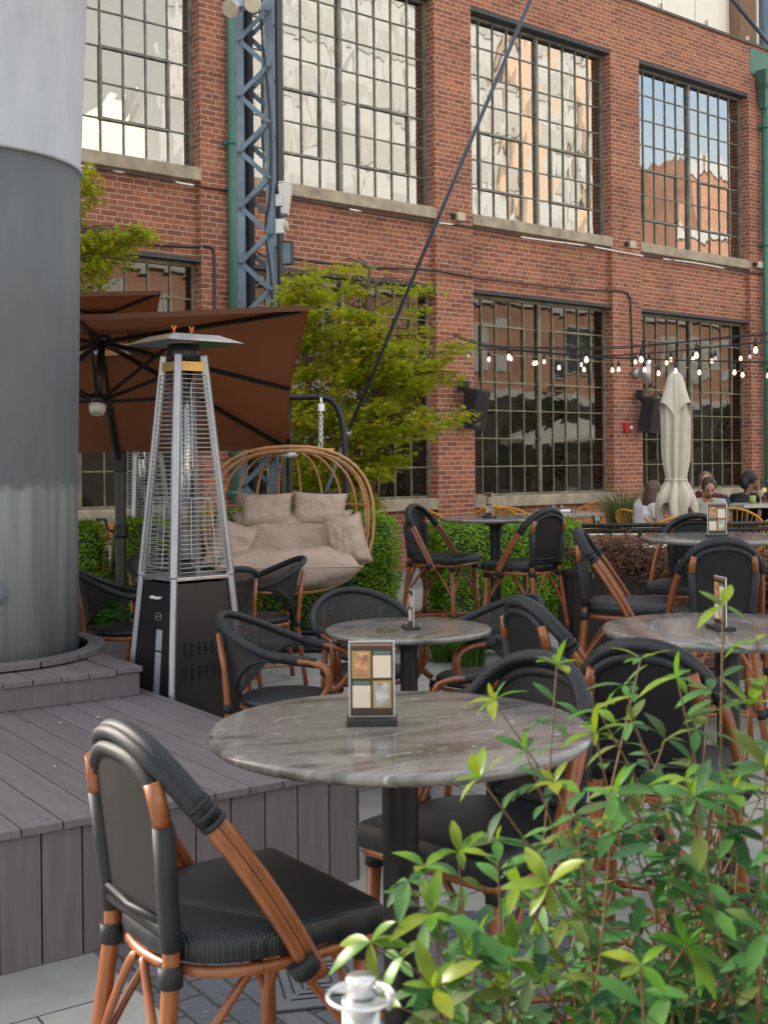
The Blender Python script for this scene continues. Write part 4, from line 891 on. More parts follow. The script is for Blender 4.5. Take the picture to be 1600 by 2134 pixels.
# ---------------------------------------------------------------- downspouts
def downspout(s_, d, r, z0, z1, lb, hopper=None):
    t = thing('downspout', lb, 'downspout', group='green downspouts on the brick facade'); b = MB(); c0, c1 = W(s_, d, z0), W(s_, d, z1); b.tube([c0, c1], r, 16); b.build('pipe', M['green_metal'], t)
    z = z0 + 1.2
    while z < z1 - .2:
        b = MB(); b.tube([W(s_, d, z), W(s_, d, z+.05)], r*1.18, 16); wbox(b, s_ - r*1.6, s_ + r*1.6, d - r*1.3, d - r*.4, z, z + .05); b.build('bracket', M['green_metal'], t); z += 2.13
    if hopper:
        b = MB(); z = z1; k = r
        for i, (h, e_) in enumerate(((.0, 1.2), (.12, 1.35), (.30, 1.9), (.44, 2.9))):
            pass
        prof = [(1.15, 0), (1.35, .12), (1.5, .34), (2.3, .42), (2.6, .60), (2.85, .66)]
        V = []
        for e_, h in prof: V += [W(s_ - k*e_, d + k*e_*.9, z+h), W(s_ + k*e_, d + k*e_*.9, z+h), W(s_ + k*e_, d - k, z+h), W(s_ - k*e_, d - k, z+h)]
        fs = [(3, 2, 1, 0)] + [(i*4+j, i*4+(j+1) % 4, i*4+4+(j+1) % 4, i*4+4+j) for i in range(len(prof)-1) for j in range(4)] + [(20, 21, 22, 23)]
        b.add(V, fs); b.build('hopper_head', M['green_metal'], t)
        b = MB(); wbox(b, s_ - .28, s_ + .26, -.08, .01, z + .60, z + 1.08); b.build('scupper_plate', M['green_metal'], t)
    return t
sA = s_at(484, 400, .08); downspout(sA, .08, .052, .1, 10.5, 'green downspout at left, behind the lattice tower')
sB, zB = wz(1592, 250, .11); downspout(sB, .11, .062, .05, zB + .2, 'green downspout with flared hopper head at the right edge', True)
# ---------------------------------------------------------------- facade fittings
def conduit(name, pts, r, m, lb, cat='conduit'):
    b = MB(); b.tube(pts, r, 8); o = b.build(name, m); return tag(o, lb, cat)
def stripe_mat():
    m, nt, b = new_mat('rope_light_tube'); L = nt.links; vec = coords(nt, (1, 1, 1)); n = nd(nt, 'ShaderNodeTexNoise', i_Scale=1.1, i_Detail=3.0); L.new(vec, n.inputs['Vector'])
    r = ramp(nt, [(.49, (.02, .02, .02)), (.51, (.75, .75, .72))]); L.new(n.outputs['Fac'], r.inputs[0]); L.new(r.outputs[0], b.inputs['Base Color']); b.inputs['Roughness'].default_value = .4; return m
sm2 = stripe_mat(); s0 = P(-1); pts = []
while s0 < P(5) + 1: pts.append(W(s0, .022 if True else 0, 5.02 + .012*math.sin(s0*2.3))); s0 += .45
rl = conduit('rope_light', pts, .013, sm2, 'rope light tube running under the upper window sills along the whole facade', 'rope light')
def jbox(px, py, lb):
    s_, z = wz(px, py, .05); t = thing('conduit_box', lb, 'junction box', group='cream boxes on the rope light'); b = MB(); wbox(b, s_-.075, s_+.075, .001, .085, z-.06, z+.06); b.build('housing', mat('cream_box', (.52, .46, .33), .5) if 'cream_box' not in bpy.data.materials else bpy.data.materials['cream_box'], t, bevel=.012)
    b = MB(); wbox(b, s_-.13, s_-.076, .01, .06, z-.03, z+.035); b.build('gland', M['black_plastic'], t)
jbox(958, 452, 'cream junction box on the pier between the two middle upper windows'); jbox(1316, 510, 'cream junction box on the brick pier right of the middle'); jbox(1581, 552, 'cream junction box beside the right-hand green downspout')
def wp(px, py, d=.015): s_, z = wz(px, py, d); return W(s_, d, z)
wc = [wp(570, 530), wp(700, 548), wp(800, 556), wp(905, 563), wp(985, 578), wp(1010, 582), wp(1100, 592), wp(1180, 602), wp(1290, 606), wp(1306, 610), wp(1313, 622), wp(1315, 680), wp(1317, 765)]
for i in range(4): wc[i] = wc[i] + N*.085 if i < 3 else wc[i]
conduit('electrical_conduit', wc, .014, M['dark_steel'], 'thin dark conduit crossing above the lower windows and dropping to the wall sconce')
conduit('electrical_conduit', bez([wp(150, 500)+N*.09, wp(300, 506)+N*.09, wp(405, 512)+N*.09, wp(428, 513), wp(442, 518), wp(447, 535), wp(448, 640), wp(449, 760)], 40), .017, M['dark_steel'], 'dark conduit bending down the left brick pier beside the green downspout')
conduit('electrical_conduit', bez([wp(600, 545)+N*.09, wp(560, 538)+N*.02, wp(512, 512), wp(498, 522), wp(494, 545), wp(493, 700)], 30), .014, M['dark_steel'], 'dark conduit curving down behind the lattice tower')
# wall sconce, speakers, alarm
s_, z = wz(1324, 778, .05); t = thing('wall_sconce', 'grey cylinder wall sconce on the brick pier above the speaker', 'wall light')
b = MB(); b.tube([W(s_, .0, z), W(s_, .14, z)], .075, 20); b.build('mount', M['galv'], t)
b = MB(); b.tube([W(s_+.06, .22, z-.17), W(s_+.06, .22, z+.17)], .068, 24); b.build('shade', M['galv'], t)
b = MB(); b.tube([W(s_+.06, .22, z-.174), W(s_+.06, .22, z-.168)], .055, 16); b.build('lens', M['white_plastic'], t)
def speaker(px, py, lb):
    s_, z = wz(px, py, .1); t = thing('wall_speaker', lb, 'loudspeaker', group='black loudspeakers on the brick piers'); t.location = W(s_, .24, z); t.rotation_euler = (R(10), 0, math.atan2(U.y, U.x) + R(14))
    b = MB(); V = []
    for z_, k in ((-.28, .9), (.28, 1.0)): V += [(-.13*k, .13, z_), (-.155*k, -.10, z_), (-.10*k, -.17, z_), (.10*k, -.17, z_), (.155*k, -.10, z_), (.13*k, .13, z_)]
    b.add(V, [(5, 4, 3, 2, 1, 0), (6, 7, 8, 9, 10, 11)] + [(i, (i+1) % 6, 6+(i+1) % 6, 6+i) for i in range(6)]); b.build('cabinet', M['black_plastic'], t, bevel=.012)
    b = MB(); b.box((0, -.172, 0), (.17, .006, .48)); b.build('grille', mesh_fabric('speaker_grille', (.02, .02, .02), 1.0) if 'speaker_grille' not in bpy.data.materials else bpy.data.materials['speaker_grille'], t)
    b = MB(); b.box((-.05, .20, .30), (.12, .12, .16)); b.bar((-.05, .2, .24), (0, .05, .1), .05); b.build('bracket', M['black'], t, bevel=.006)
speaker(974, 853, 'black loudspeaker on the pier half behind a maple twig'); speaker(1340, 866, 'black loudspeaker on the right pier beside the folded cream parasol')
s_, z = wz(1307, 891, .03); t = thing('fire_alarm', 'small red fire alarm strobe on the brick pier below the sconce', 'fire alarm')
b = MB(); wbox(b, s_-.085, s_+.085, .001, .06, z-.075, z+.075); b.build('housing', mat('alarm_red', (.45, .02, .03), .4), t, bevel=.012)
b = MB(); wbox(b, s_+.01, s_+.07, .061, .085, z-.03, z+.03); b.build('strobe', M['white_plastic'], t, bevel=.008)
# ---------------------------------------------------------------- string lights
bulb_m = emit_mat('lit_bulb', (1, .72, .50), .5); sock = M['black_plastic']
bulb_g = mat('clear_bulb', (.75, .68, .6), .1, spec=.8, bump=0)
def string(Y0, Y1, cab, bulbs, lb):
    t = thing('string_light', lb, 'string lights', group='festoon strings across the terrace'); x0, x1 = cab[0][0], cab[-1][0]
    def Yx(px): return Y0 + (Y1-Y0)*(px-x0)/(x1-x0)
    def cy(px):
        for (a, b_), (c, d) in zip(cab, cab[1:]):
            if a <= px <= c: return b_ + (d-b_)*(px-a)/(c-a)
        return cab[-1][1]
    b = MB(); b.tube(bez([at(px, py, Yx(px)) for px, py in cab], 40), .006, 6); b.tube(bez([at(px, py-2.5, Yx(px))+Vector((0, 0, .006*math.sin(px))) for px, py in cab], 40), .0035, 5); b.build('cable', M['black'], t)
    for px, drop, lit in bulbs:
        p = at(px, cy(px), Yx(px)); so = MB(); so.tube([p, p - Vector((0, 0, drop))], .004, 5); q = p - Vector((0, 0, drop)); so.tube([q, q - Vector((0, 0, .015)), q - Vector((0, 0, .055))], [.009, .014, .014], 10); s2 = so.build('socket', sock, t)
        bb = MB(); c = q - Vector((0, 0, .055)); bb.lathe(c, [(.008, .0), (.011, -.008), (.016, -.020), (.0185, -.031), (.016, -.042), (.009, -.050), (0, -.052)], 12); bb.build('bulb', bulb_m if lit else bulb_g, s2)
string(9.6, 9.0, [(945, 700), (1000, 718), (1060, 723), (1221, 728), (1335, 722), (1450, 710), (1573, 699), (1660, 690)], [(1060, .0, 1), (1221, .0, 1), (1335, .02, 1), (1450, .03, 1), (1573, .03, 1)], 'nearest festoon string with the largest lit bulbs, rising towards the right')
string(12.5, 11.0, [(905, 722), (1000, 727), (1100, 733), (1200, 742), (1350, 749), (1500, 753), (1660, 757)], [(975, .0, 0), (1018, .02, 1), (1064, .0, 1), (1112, .03, 1), (1164, .05, 1), (1216, .05, 1), (1275, .04, 1), (1288, .03, 1), (1342, .02, 1), (1371, .05, 1), (1407, .02, 1), (1456, .03, 1), (1529, .02, 1), (1546, .04, 1), (1599, .04, 1)], 'lowest festoon string of lit bulbs, nearly level across the window fronts')
string(13.5, 12.0, [(1000, 722), (1110, 733), (1230, 742), (1330, 738), (1400, 733), (1500, 722), (1660, 708)], [(1117, .04, 1), (1133, .02, 1), (1211, .02, 1), (1323, .0, 1), (1352, .0, 1), (1388, .03, 1), (1397, .0, 1), (1443, .02, 1), (1482, .06, 1), (1489, .04, 0), (1542, .06, 1), (1561, .05, 0)], 'farthest festoon string of small lit bulbs crossing behind the folded parasol')
# ---------------------------------------------------------------- brown cantilever umbrella
cloth = mat('brown_canvas', (.17, .065, .028), .85, var=.15, vs=3, bump=.3, bs=220)
def canvas_mat():
    m, nt, b = new_mat('brown_canvas_canopy'); L = nt.links; vec = coords(nt); n = nd(nt, 'ShaderNodeTexNoise', i_Scale=2.2, i_Detail=6.0); L.new(vec, n.inputs['Vector'])
    r = ramp(nt, [(.3, (.125, .055, .030)), (.7, (.17, .075, .042))]); L.new(n.outputs['Fac'], r.inputs[0]); L.new(r.outputs[0], b.inputs['Base Color']); b.inputs['Roughness'].default_value = .85
    tr = nt.nodes.new('ShaderNodeBsdfTranslucent'); tr.inputs[0].default_value = (.26, .075, .02, 1); mx = nd(nt, 'ShaderNodeMixShader', i_Fac=.20); L.new(b.outputs[0], mx.inputs[1]); L.new(tr.outputs[0], mx.inputs[2]); L.new(mx.outputs[0], nt.nodes['Material Output'].inputs[0]); return m
M['canopy'] = canvas_mat()
um = thing('cantilever_umbrella', 'large tilted brown cantilever umbrella with vented top above the heater', 'umbrella')
cN = at(643, 636, 7.5); cF = at(606, 931, 10.1); ex = Vector((-1, .03, -.01)).normalized() * 2.95
cor = [cN, cF, cF + ex, cN + ex]; ctr = sum(cor, Vector()) / 4; nn = (cF - cN).cross(ex).normalized()
if nn.z < 0: nn = -nn
peak = ctr + nn * .43
def canopy(mb, cor, peak, ctr, nn, sag, N1=10, off=0.0, hole=.12):
    for i in range(4):
        A, B_ = cor[i], cor[(i+1) % 4]; V = []
        for r_ in range(N1 + 1):
            t_ = hole + (1-hole)*r_/N1
            for c_ in range(N1 + 1):
                u_ = c_/N1; p = A.lerp(B_, u_); q = peak.lerp(p, t_); edge = math.sin(math.pi*u_)
                q = q - nn*(sag*edge*math.sin(math.pi*min(1, t_))) ; q = q + (ctr - p).normalized()*(.06*edge*t_**3) + nn*off
                V.append(q)
        n1 = N1 + 1; mb.add(V, [(r_*n1+c_, r_*n1+c_+1, (r_+1)*n1+c_+1, (r_+1)*n1+c_) for r_ in range(N1) for c_ in range(N1)], True)
b = MB(); canopy(b, cor, peak, ctr, nn, .02, hole=.14)
# hem along the rim
for i in range(4):
    A, B_ = cor[i], cor[(i+1) % 4]; V = []
    for c_ in range(11):
        u_ = c_/10; p = A.lerp(B_, u_); q = p + (ctr-p).normalized()*(.06*math.sin(math.pi*u_)); V += [q, q + Vector((0, 0, -.035))]
    b.add(V, [(2*j, 2*j+2, 2*j+3, 2*j+1) for j in range(10)], True)
b.build('canopy', M['canopy'], um)
exn, sdn = ex.normalized(), (cF - cN).normalized(); vA = at(336, 605, 8.3); vcor = [vA, vA + sdn*.95, vA + sdn*.95 + exn*.95, vA + exn*.95]; vc = sum(vcor, Vector())/4
b = MB(); canopy(b, vcor, vc + nn*.07, vc, nn, .01, 6, hole=.001)
for i in range(4):
    A, B_ = vcor[i], vcor[(i+1) % 4]; b.add([A, B_, B_ + Vector((0, 0, -.03)), A + Vector((0, 0, -.03))], [(0, 1, 2, 3)])
b.build('vent_canopy', M['canopy'], um)
b = MB(); b.tube([peak, vc + nn*.02], .03, 10); b.build('vent_post', M['black'], um)
for c_ in vcor: b = MB(); b.bar(vc + nn*.04, c_ - nn*.02, .016, .02, up=nn); b.build('rib', M['black'], um)
print('PEAK', peak, 'VC', vc)
b = MB(); b.tube([peak - nn*.55, peak + nn*.06], .028, 14); hub = b.build('hub', M['black'], um)
hb_ = peak - nn*.52
b = MB(); b.tube([hb_ - nn*.02, hb_ + nn*.05], .06, 16); b.build('collar', M['black'], hub)
b = MB(); b.tube([peak - nn*.06, peak - nn*.0], .07, 16); b.build('collar', M['black'], hub)
b = MB(); b.tube([hb_ - nn*.09, hb_ - nn*.05, hb_ - nn*.021], [.05, .062, .062], 20); b.build('lamp', M['white_plastic'], um)
mids = [(cor[i] + cor[(i+1) % 4])/2 for i in range(4)]
for e_ in cor + mids:
    e2 = e_ + (ctr - e_).normalized()*.07; st_ = peak - nn*.04; b = MB(); b.bar(st_, e2 - nn*.02, .022, .03, up=nn); rb_ = b.build('rib', M['black'], um)
    b = MB(); b.bar(hb_, st_.lerp(e2, .47) - nn*.03, .018, .024, up=nn); b.build('strut', M['black'], rb_)
sp_ = vc + nn*.08; b = MB(); V = [sp_ + ex.normalized()*a*.09 + (cF-cN).normalized()*c*.09 for a, c in ((-1, -1), (1, -1), (1, 1), (-1, 1))]; b.prism(V, nn*.03); b.build('solar_panel', M['black'], um)
mz = at(251, 1000, 9.75); mb = [hb_ - nn*.0, at(228, 850, 9.2), at(240, 915, 9.6), at(247, 955, 9.72)]
b = MB(); b.tube(bez([hb_ + Vector((.05, .05, .02)), *mb[1:]], 20), .030, 12); b.build('arm', M['black'], um)
b = MB(); b.box((mz.x, mz.y, at(0, 955, 9.75).z - .04), (.10, .10, .18)); b.build('pivot', M['black_plastic'], um, bevel=.02)
b = MB(); zt_ = at(0, 960, 9.75).z; b.box((mz.x, mz.y, (zt_+g(9.7))/2), (.075, .09, zt_-g(9.7))); ma_ = b.build('mast', mat('graphite_mast', (.05, .05, .048), .4, .3), um, bevel=.015)
zc_ = at(0, 1110, 9.75).z; b = MB(); b.box((mz.x, mz.y, zc_), (.105, .12, .12)); cb = b.build('crank_box', M['black'], um, bevel=.03)
b = MB(); b.tube([(mz.x-.05, mz.y-.05, zc_), (mz.x-.09, mz.y-.06, zc_+.02), (mz.x-.11, mz.y-.06, zc_+.10), (mz.x-.18, mz.y-.06, zc_+.10)], .011, 8); b.build('crank_handle', M['black'], cb)
b = MB(); b.box((mz.x, mz.y, g(9.7)+.03), (.9, .9, .06)); b.box((mz.x, mz.y, g(9.7)+.09), (.16, .16, .07)); b.build('base', M['black'], um, bevel=.015)
# ---------------------------------------------------------------- hanging egg seat
sw = thing('hanging_egg_seat', 'double egg swing seat of bent tan canes with beige cushions', 'swing seat'); SY = 9.45; sc0 = at(603, 1080, SY); sw.location = (sc0.x, SY, 0); sw.rotation_euler = (0, 0, R(4))
zt, zb2 = 1.775, .70; zm = (zt+zb2)/2; hw, hd, hh = .62, .42, (zt-zb2)/2
tan_ = mat('tan_cane', (.50, .24, .10), .45, var=.2, vs=30, stretch=(1, 1, .3)); tan2 = mat('beige_cushion', (.50, .385, .31), .9, var=.06, vs=2, bump=.25, bs=200)
def sell(a, e, k=1.0, p=.80):        # azimuth a (0 = right, 180 = left, 90 = back), elevation e
    ce, se = math.cos(e), math.sin(e); f = lambda v_: math.copysign(abs(v_)**p, v_)
    return Vector((hw*f(ce)*math.cos(a)*k, hd*f(ce)*math.sin(a)*k, zm + hh*f(se)*k))
for i, a in enumerate([R(12 + 156*j/9) for j in range(10)]):
    b = MB(); b.tube([sell(a, R(88 - 176*q/20)) for q in range(21)], .0095, 8); b.build('cane', tan_, sw)
_nt = tan2.node_tree; _n = nd(_nt, 'ShaderNodeTexNoise', i_Scale=7.0, i_Detail=5.0, i_Distortion=1.8); _nt.links.new(coords(_nt, (1, 1, 1.6)), _n.inputs['Vector']); _b = nd(_nt, 'ShaderNodeBump', i_Strength=.55, i_Distance=.025); _nt.links.new(_n.outputs['Fac'], _b.inputs['Height']); _nt.links.new(_b.outputs[0], _nt.nodes['Principled BSDF'].inputs['Normal'])
for k_, yo in ((1.0, 0), (1.06, .05)):
    b = MB(); b.tube([Vector((sell(0, R(q*10)).x*k_, -.10 - yo + .07*math.cos(R(q*10))**2 * 0, 0)) + Vector((0, 0, zm + (sell(0, R(q*10)).z - zm)*k_)) if True else 0 for q in range(-9, 10)] + [Vector((-sell(0, R(q*10)).x*k_, -.10 - yo, zm + (sell(0, R(q*10)).z - zm)*k_)) for q in range(8, -9, -1)], .0125, 8, closed=True); b.build('rim', tan_, sw)
for z_ in (-.12, .10, -.30):
    e_ = math.asin(max(-1, min(1, math.copysign((abs(z_)/hh)**(1/.80), z_)))); b = MB(); b.tube([Vector((hw*1.0, -.10, zm + z_))] + [sell(R(6 + 168*q/16), e_, 1.005) for q in range(17)] + [Vector((-hw*1.0, -.10, zm + z_))], .010, 8); b.build('cane', tan_, sw)
b = MB(); b.tube([(-.36, -.02, zt), (.36, -.02, zt)], .016, 8); b.tube([(.245, -.02, zt), (.245, -.02, zt+.03)], .012, 8); b.build('top_bar', tan_, sw)
b = MB(); b.lathe((0, .0, zt-.035), [(.0, .02), (.07, .02), (.08, 0), (.07, -.02), (0, -.02)], 16); b.build('hub_plate', M['galv'], sw)
def pillow(name, c, dims, rot, parent, m, seed=0, N_=22, puff=1.0, creases=1.0):
    V = []; mxr = Matrix.Translation(Vector(c)) @ (Matrix.Rotation(rot[2], 4, 'Z') @ Matrix.Rotation(rot[1], 4, 'Y') @ Matrix.Rotation(rot[0], 4, 'X'))
    for side in (1, -1):
        for i in range(N_+1):
            for j in range(N_+1):
                u_, v_ = -1+2*i/N_, -1+2*j/N_; th = ((1-u_**4)*(1-v_**4))**.55
                pin = 1 - .10*(1-abs(u_)**2)*abs(v_)**6; pin2 = 1 - .10*(1-abs(v_)**2)*abs(u_)**6
                rp = Vector((u_*3+seed, v_*3, side)); w_ = noise.noise(rp)*.16 + abs(noise.noise(Vector((u_*7+seed*3, v_*2.2, 0))))*-.20*creases
                V.append(mxr @ Vector((u_*dims[0]/2*pin2, v_*dims[1]/2*pin, side*dims[2]/2*th*(1+w_*puff))))
    n1 = N_+1; off = n1*n1; fs = []
    for i in range(N_):
        for j in range(N_): q = (i*n1+j, (i+1)*n1+j, (i+1)*n1+j+1, i*n1+j+1); fs.append(q); fs.append(tuple(off+x for x in reversed(q)))
    b = MB(); b.add(V, fs, True); o = b.build(name, m, parent); bm = bmesh.new(); bm.from_mesh(o.data); bmesh.ops.remove_doubles(bm, verts=bm.verts, dist=.0008); bm.to_mesh(o.data); bm.free()
    for p_ in o.data.polygons: p_.use_smooth = True
    per = [(i, 0) for i in range(N_)] + [(N_, j) for j in range(N_)] + [(i, N_) for i in range(N_, 0, -1)] + [(0, j) for j in range(N_, 0, -1)]
    pb2 = MB(); pb2.tube([V[i*n1+j] for i, j in per], .0055, 5, closed=True); pb2.build('piping', m, o)
    return o
pillow('seat_cushion', (0, -.02, .86), (1.12, .74, .32), (R(-4), 0, 0), sw, tan2, 1, puff=1.2, creases=1.5)
pillow('back_cushion', (.02, .20, 1.07), (.98, .46, .30), (R(74), 0, 0), sw, tan2, 5, puff=1.1, creases=1.3)
pillow('pillow', (-.18, .17, 1.30), (.42, .28, .20), (R(76), R(0), R(3)), sw, tan2, 9); pillow('pillow', (.24, .17, 1.30), (.44, .28, .20), (R(76), R(3), R(-4)), sw, tan2, 12)
pillow('bolster', (.46, -.10, 1.06), (.40, .30, .22), (R(80), R(74), R(-30)), sw, tan2, 15, creases=1.4); pillow('bolster', (-.46, -.06, 1.03), (.40, .34, .24), (R(80), R(-70), R(25)), sw, tan2, 19, creases=1.4)
b = MB(); V = []
for i in range(9):
    for j in range(25): V.append(sell(R(-10 + 200*j/24), R(-90 + 62*i/8), .985))
b.add(V, [(i*25+j, i*25+j+1, (i+1)*25+j+1, (i+1)*25+j) for i in range(8) for j in range(24)], True); b.build('seat_cup', tan2, sw)
fr = thing('swing_frame', 'black tubular frame from which the egg seat hangs', 'swing frame')
FY = 9.95; Pf = lambda px, py, Y=FY: at(px, py, Y)
b = MB(); gz = g(FY); rp_ = Pf(722, 1000); b.tube(bez([Pf(480, 828), Pf(600, 828), Pf(672, 828), Pf(698, 842), Pf(713, 880), Pf(719, 940), Vector((rp_.x, FY, 1.2)), Vector((rp_.x, FY, gz))], 60), .026, 12); b.build('frame_tube', M['black'], fr)
lp_ = Pf(603, 1000); b = MB(); b.tube([(lp_.x, FY, gz), (lp_.x, FY, Pf(603, 828).z)], .024, 12); b.build('post', M['black'], fr)
b = MB(); b.tube([Pf(603, 1028), Pf(721, 1028)], .017, 10); b.build('crossbar', M['black'], fr)
b = MB(); b.tube([(lp_.x - .5, FY, gz+.03), (lp_.x, FY+.45, gz+.03), (rp_.x, FY+.45, gz+.03), (rp_.x+.4, FY, gz+.03), (rp_.x, FY-.5, gz+.03), (lp_.x, FY-.5, gz+.03)], .026, 10, closed=True); b.build('base_ring', M['black'], fr)
ch = thing('hanging_chain', 'short silver chain with a spring holding up the egg seat', 'chain'); c0, c1 = at(669, 836, 9.72), at(668, 930, SY - .02)
b = MB(); 
for q in range(9): z_ = c0.lerp(c1, .08 + .018*q); b.tube([z_ + Vector((.027*math.cos(a), .027*math.sin(a), 0)) for a in [R(40*x) for x in range(9)]], .007, 5, closed=True)
b.build('spring', M['chrome'], ch)
for q in range(12):
    z_ = c0.lerp(c1, .29 + .06*q); b = MB(); d1 = Vector((1, 0, 0)) if q % 2 else Vector((0, 1, 0)); b.tube([z_ + d1*(.014*math.cos(a)) + Vector((0, 0, .026*math.sin(a))) for a in [R(36*x) for x in range(10)]], .0048, 5, closed=True); b.build('link', M['chrome'], ch)
b = MB(); b.tube([c0 + Vector((0, 0, .03)), c0.lerp(c1, .08)], .012, 8); b.build('hook', M['chrome'], ch)
# ---------------------------------------------------------------- plants
bark = mat('brown_bark', (.10, .065, .04), .85, var=.3, vs=20, bump=.5, bs=60)
lf_maple = leaf_mat('maple_leaves', [(.24, .33, .02), (.36, .42, .03), (.45, .40, .03), (.18, .28, .02), (.48, .33, .03)], .5, .5)
lf_hedge = leaf_mat('box_leaves', [(.12, .26, .018), (.20, .38, .025), (.30, .48, .035), (.12, .26, .018)], .4, .3)
lf_purple = leaf_mat('purple_leaves', [(.08, .025, .038), (.14, .045, .055), (.09, .09, .03), (.19, .07, .075)], .45, .25)
lf_grass = leaf_mat('grass_blades', [(.05, .13, .02), (.08, .18, .03), (.06, .15, .02)], .5, .35)
lf_dry = leaf_mat('blue_green_blades', [(.12, .16, .08), (.18, .20, .10), (.10, .15, .09)], .55, .3)
lf_hosta = leaf_mat('hosta_leaves', [(.05, .15, .03), (.07, .20, .04)], .4, .3)
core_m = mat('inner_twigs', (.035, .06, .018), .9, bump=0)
def inpoly(x, y, poly):
    c = False; j = len(poly) - 1
    for i in range(len(poly)):
        xi, yi = poly[i]; xj, yj = poly[j]
        if (yi > y) != (yj > y) and x < (xj-xi)*(y-yi)/(yj-yi) + xi: c = not c
        j = i
    return c
def maple(name, lb, poly, Yc, Yr, root, n, lpt, seed, extra=(), size=.056):
    t = thing(name, lb, 'tree', root, group='Japanese maples in the beds'); rr = random.Random(seed); tips = []
    xs = [p[0] for p in poly]; ys_ = [p[1] for p in poly]
    while len(tips) < n:
        x, y = rr.uniform(min(xs), max(xs)), rr.uniform(min(ys_), max(ys_))
        if inpoly(x, y, poly): tips.append(at(x, y, Yc + rr.uniform(-Yr, Yr)))
    for x, y, Y in extra: tips.append(at(x, y, Y))
    rt = Vector(root); b = MB(); pts = []; cz = max(p.z for p in tips)
    stems = []
    for k in range(5):
        a = R(72*k + 20); top = rt + Vector((math.cos(a)*.55, math.sin(a)*.5, (cz - rt.z)*(.62 + .08*k)))
        path = bez([rt + Vector((math.cos(a)*.04, math.sin(a)*.04, 0)), rt.lerp(top, .35) + Vector((math.cos(a)*.1, 0, 0)), rt.lerp(top, .7), top], 12); stems.append(path)
        b.tube([p - rt for p in path], [.045 - .032*i/(len(path)-1) for i in range(len(path))], 8)
    b.build('trunk', bark, t); b = MB()
    for tp in tips:
        best = min((p for st_ in stems for p in st_[4:]), key=lambda p: (p - tp).length + max(0, p.z - tp.z)*1.5)
        m_ = best.lerp(tp, .5) + Vector((rr.uniform(-.06, .06), rr.uniform(-.06, .06), .10)); pa_ = bez([best, m_, tp], 8); b.tube([p - rt for p in pa_], [.011 - .008*i/(len(pa_)-1) for i in range(len(pa_))], 5, cap=False)
        d = (tp - best); L_ = d.length; d.normalize(); side = d.cross(Vector((0, 0, 1))).normalized()
        for q in range(lpt):
            u_ = rr.random()**.7; w_ = (1-u_*.6)
            p = tp - d*(.34*(1-u_)) + side*rr.gauss(0, .085)*w_*1.3 + Vector((rr.gauss(0, .035), rr.gauss(0, .06), rr.gauss(0, .030) - .02*abs(rr.gauss(0, 1))))
            pts.append(tuple(p - rt))
    b.build('branch', bark, t)
    leaf_mesh('crown', pts, lf_maple, L_MAPLE, size, jit=.35, flat=.45, parent=t, seed=seed, droop=.3); return t
POLY_M = [(592, 560), (640, 548), (705, 575), (740, 640), (800, 660), (850, 640), (880, 700), (930, 715), (905, 790), (900, 900), (870, 940), (850, 985), (800, 1000), (790, 1070), (745, 1085), (700, 1080), (600, 1075), (592, 900)]
root = Vector((at(700, 1000, 11.2).x, 11.2, .15))
mp_ = maple('maple_tree', 'large yellow-green Japanese maple behind the egg seat, in front of the brick pier', POLY_M, 11.1, .75, root, 290, 78, 3,
      extra=[(985, 712, 10.9), (965, 718, 10.9), (940, 730, 11), (960, 775, 10.9), (935, 780, 11), (905, 600, 11), (890, 640, 11.1), (905, 680, 11), (985, 855, 10.4), (965, 875, 10.4), (880, 860, 10.8), (905, 870, 10.8), (925, 880, 10.8), (690, 560, 11), (720, 590, 11), (820, 630, 11), (740, 560, 11.4), (860, 600, 11.2)])
POLY_L = [(120, 470), (230, 465), (300, 470), (335, 485), (320, 520), (270, 545), (235, 580), (200, 605), (120, 620)]
maple('maple_tree', 'smaller maple whose twigs reach out from behind the steel column at left', POLY_L, 10.9, .3, Vector((at(40, 1000, 10.9).x, 10.9, .15)), 40, 90, 8,
      extra=[(195, 345, 10.8), (200, 375, 10.8), (190, 400, 10.8), (205, 415, 10.8), (180, 435, 10.8), (175, 460, 10.8), (215, 395, 10.8), (310, 475, 10.8), (328, 490, 10.8)])
def hedge(lb, cx, cy, z0, dims, rz, seed, n, size=.026, m=None, rough=.035, name='box_hedge', cat='hedge', p=.32, grp='clipped box hedges'):
    rr = random.Random(seed); t = thing(name, lb, cat, (cx, cy, z0), rz, group=grp); pts = []; nr = []
    rx, ry, rz_ = dims[0]/2, dims[1]/2, dims[2]/2
    f = lambda v_: math.copysign(abs(v_)**p, v_)
    for _ in range(n):
        d = Vector((rr.gauss(0, 1), rr.gauss(0, 1), rr.gauss(0, 1))); mx_ = max(abs(d.x), abs(d.y), abs(d.z)); d = d/mx_
        k = (abs(d.x)**(2/p*.5) + abs(d.y)**(2/p*.5) + abs(d.z)**(2/p*.5))**(-p*.5*2/2)
        s_ = d * min(1, k*1.0); nz_ = noise.noise(Vector((s_.x*rx, s_.y*ry, s_.z*rz_))*6 + Vector((seed, 0, 0)))*rough*2
        q = Vector((s_.x*rx, s_.y*ry, s_.z*rz_ + rz_)); nn_ = Vector((s_.x/rx*abs(s_.x)**2, s_.y/ry*abs(s_.y)**2, s_.z/rz_*abs(s_.z)**2)).normalized()
        q += nn_*(nz_ + rr.uniform(-.045, .012)); pts.append(tuple(q)); nr.append(tuple((nn_ + Vector((0, 0, .35))).normalized()))
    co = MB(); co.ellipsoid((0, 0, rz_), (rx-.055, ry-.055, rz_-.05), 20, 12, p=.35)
    leaf_mesh('foliage', pts, [m or lf_hedge, core_m], L_TINY, size, jit=.4, nrm=nr, parent=t, seed=seed, core=co); return t
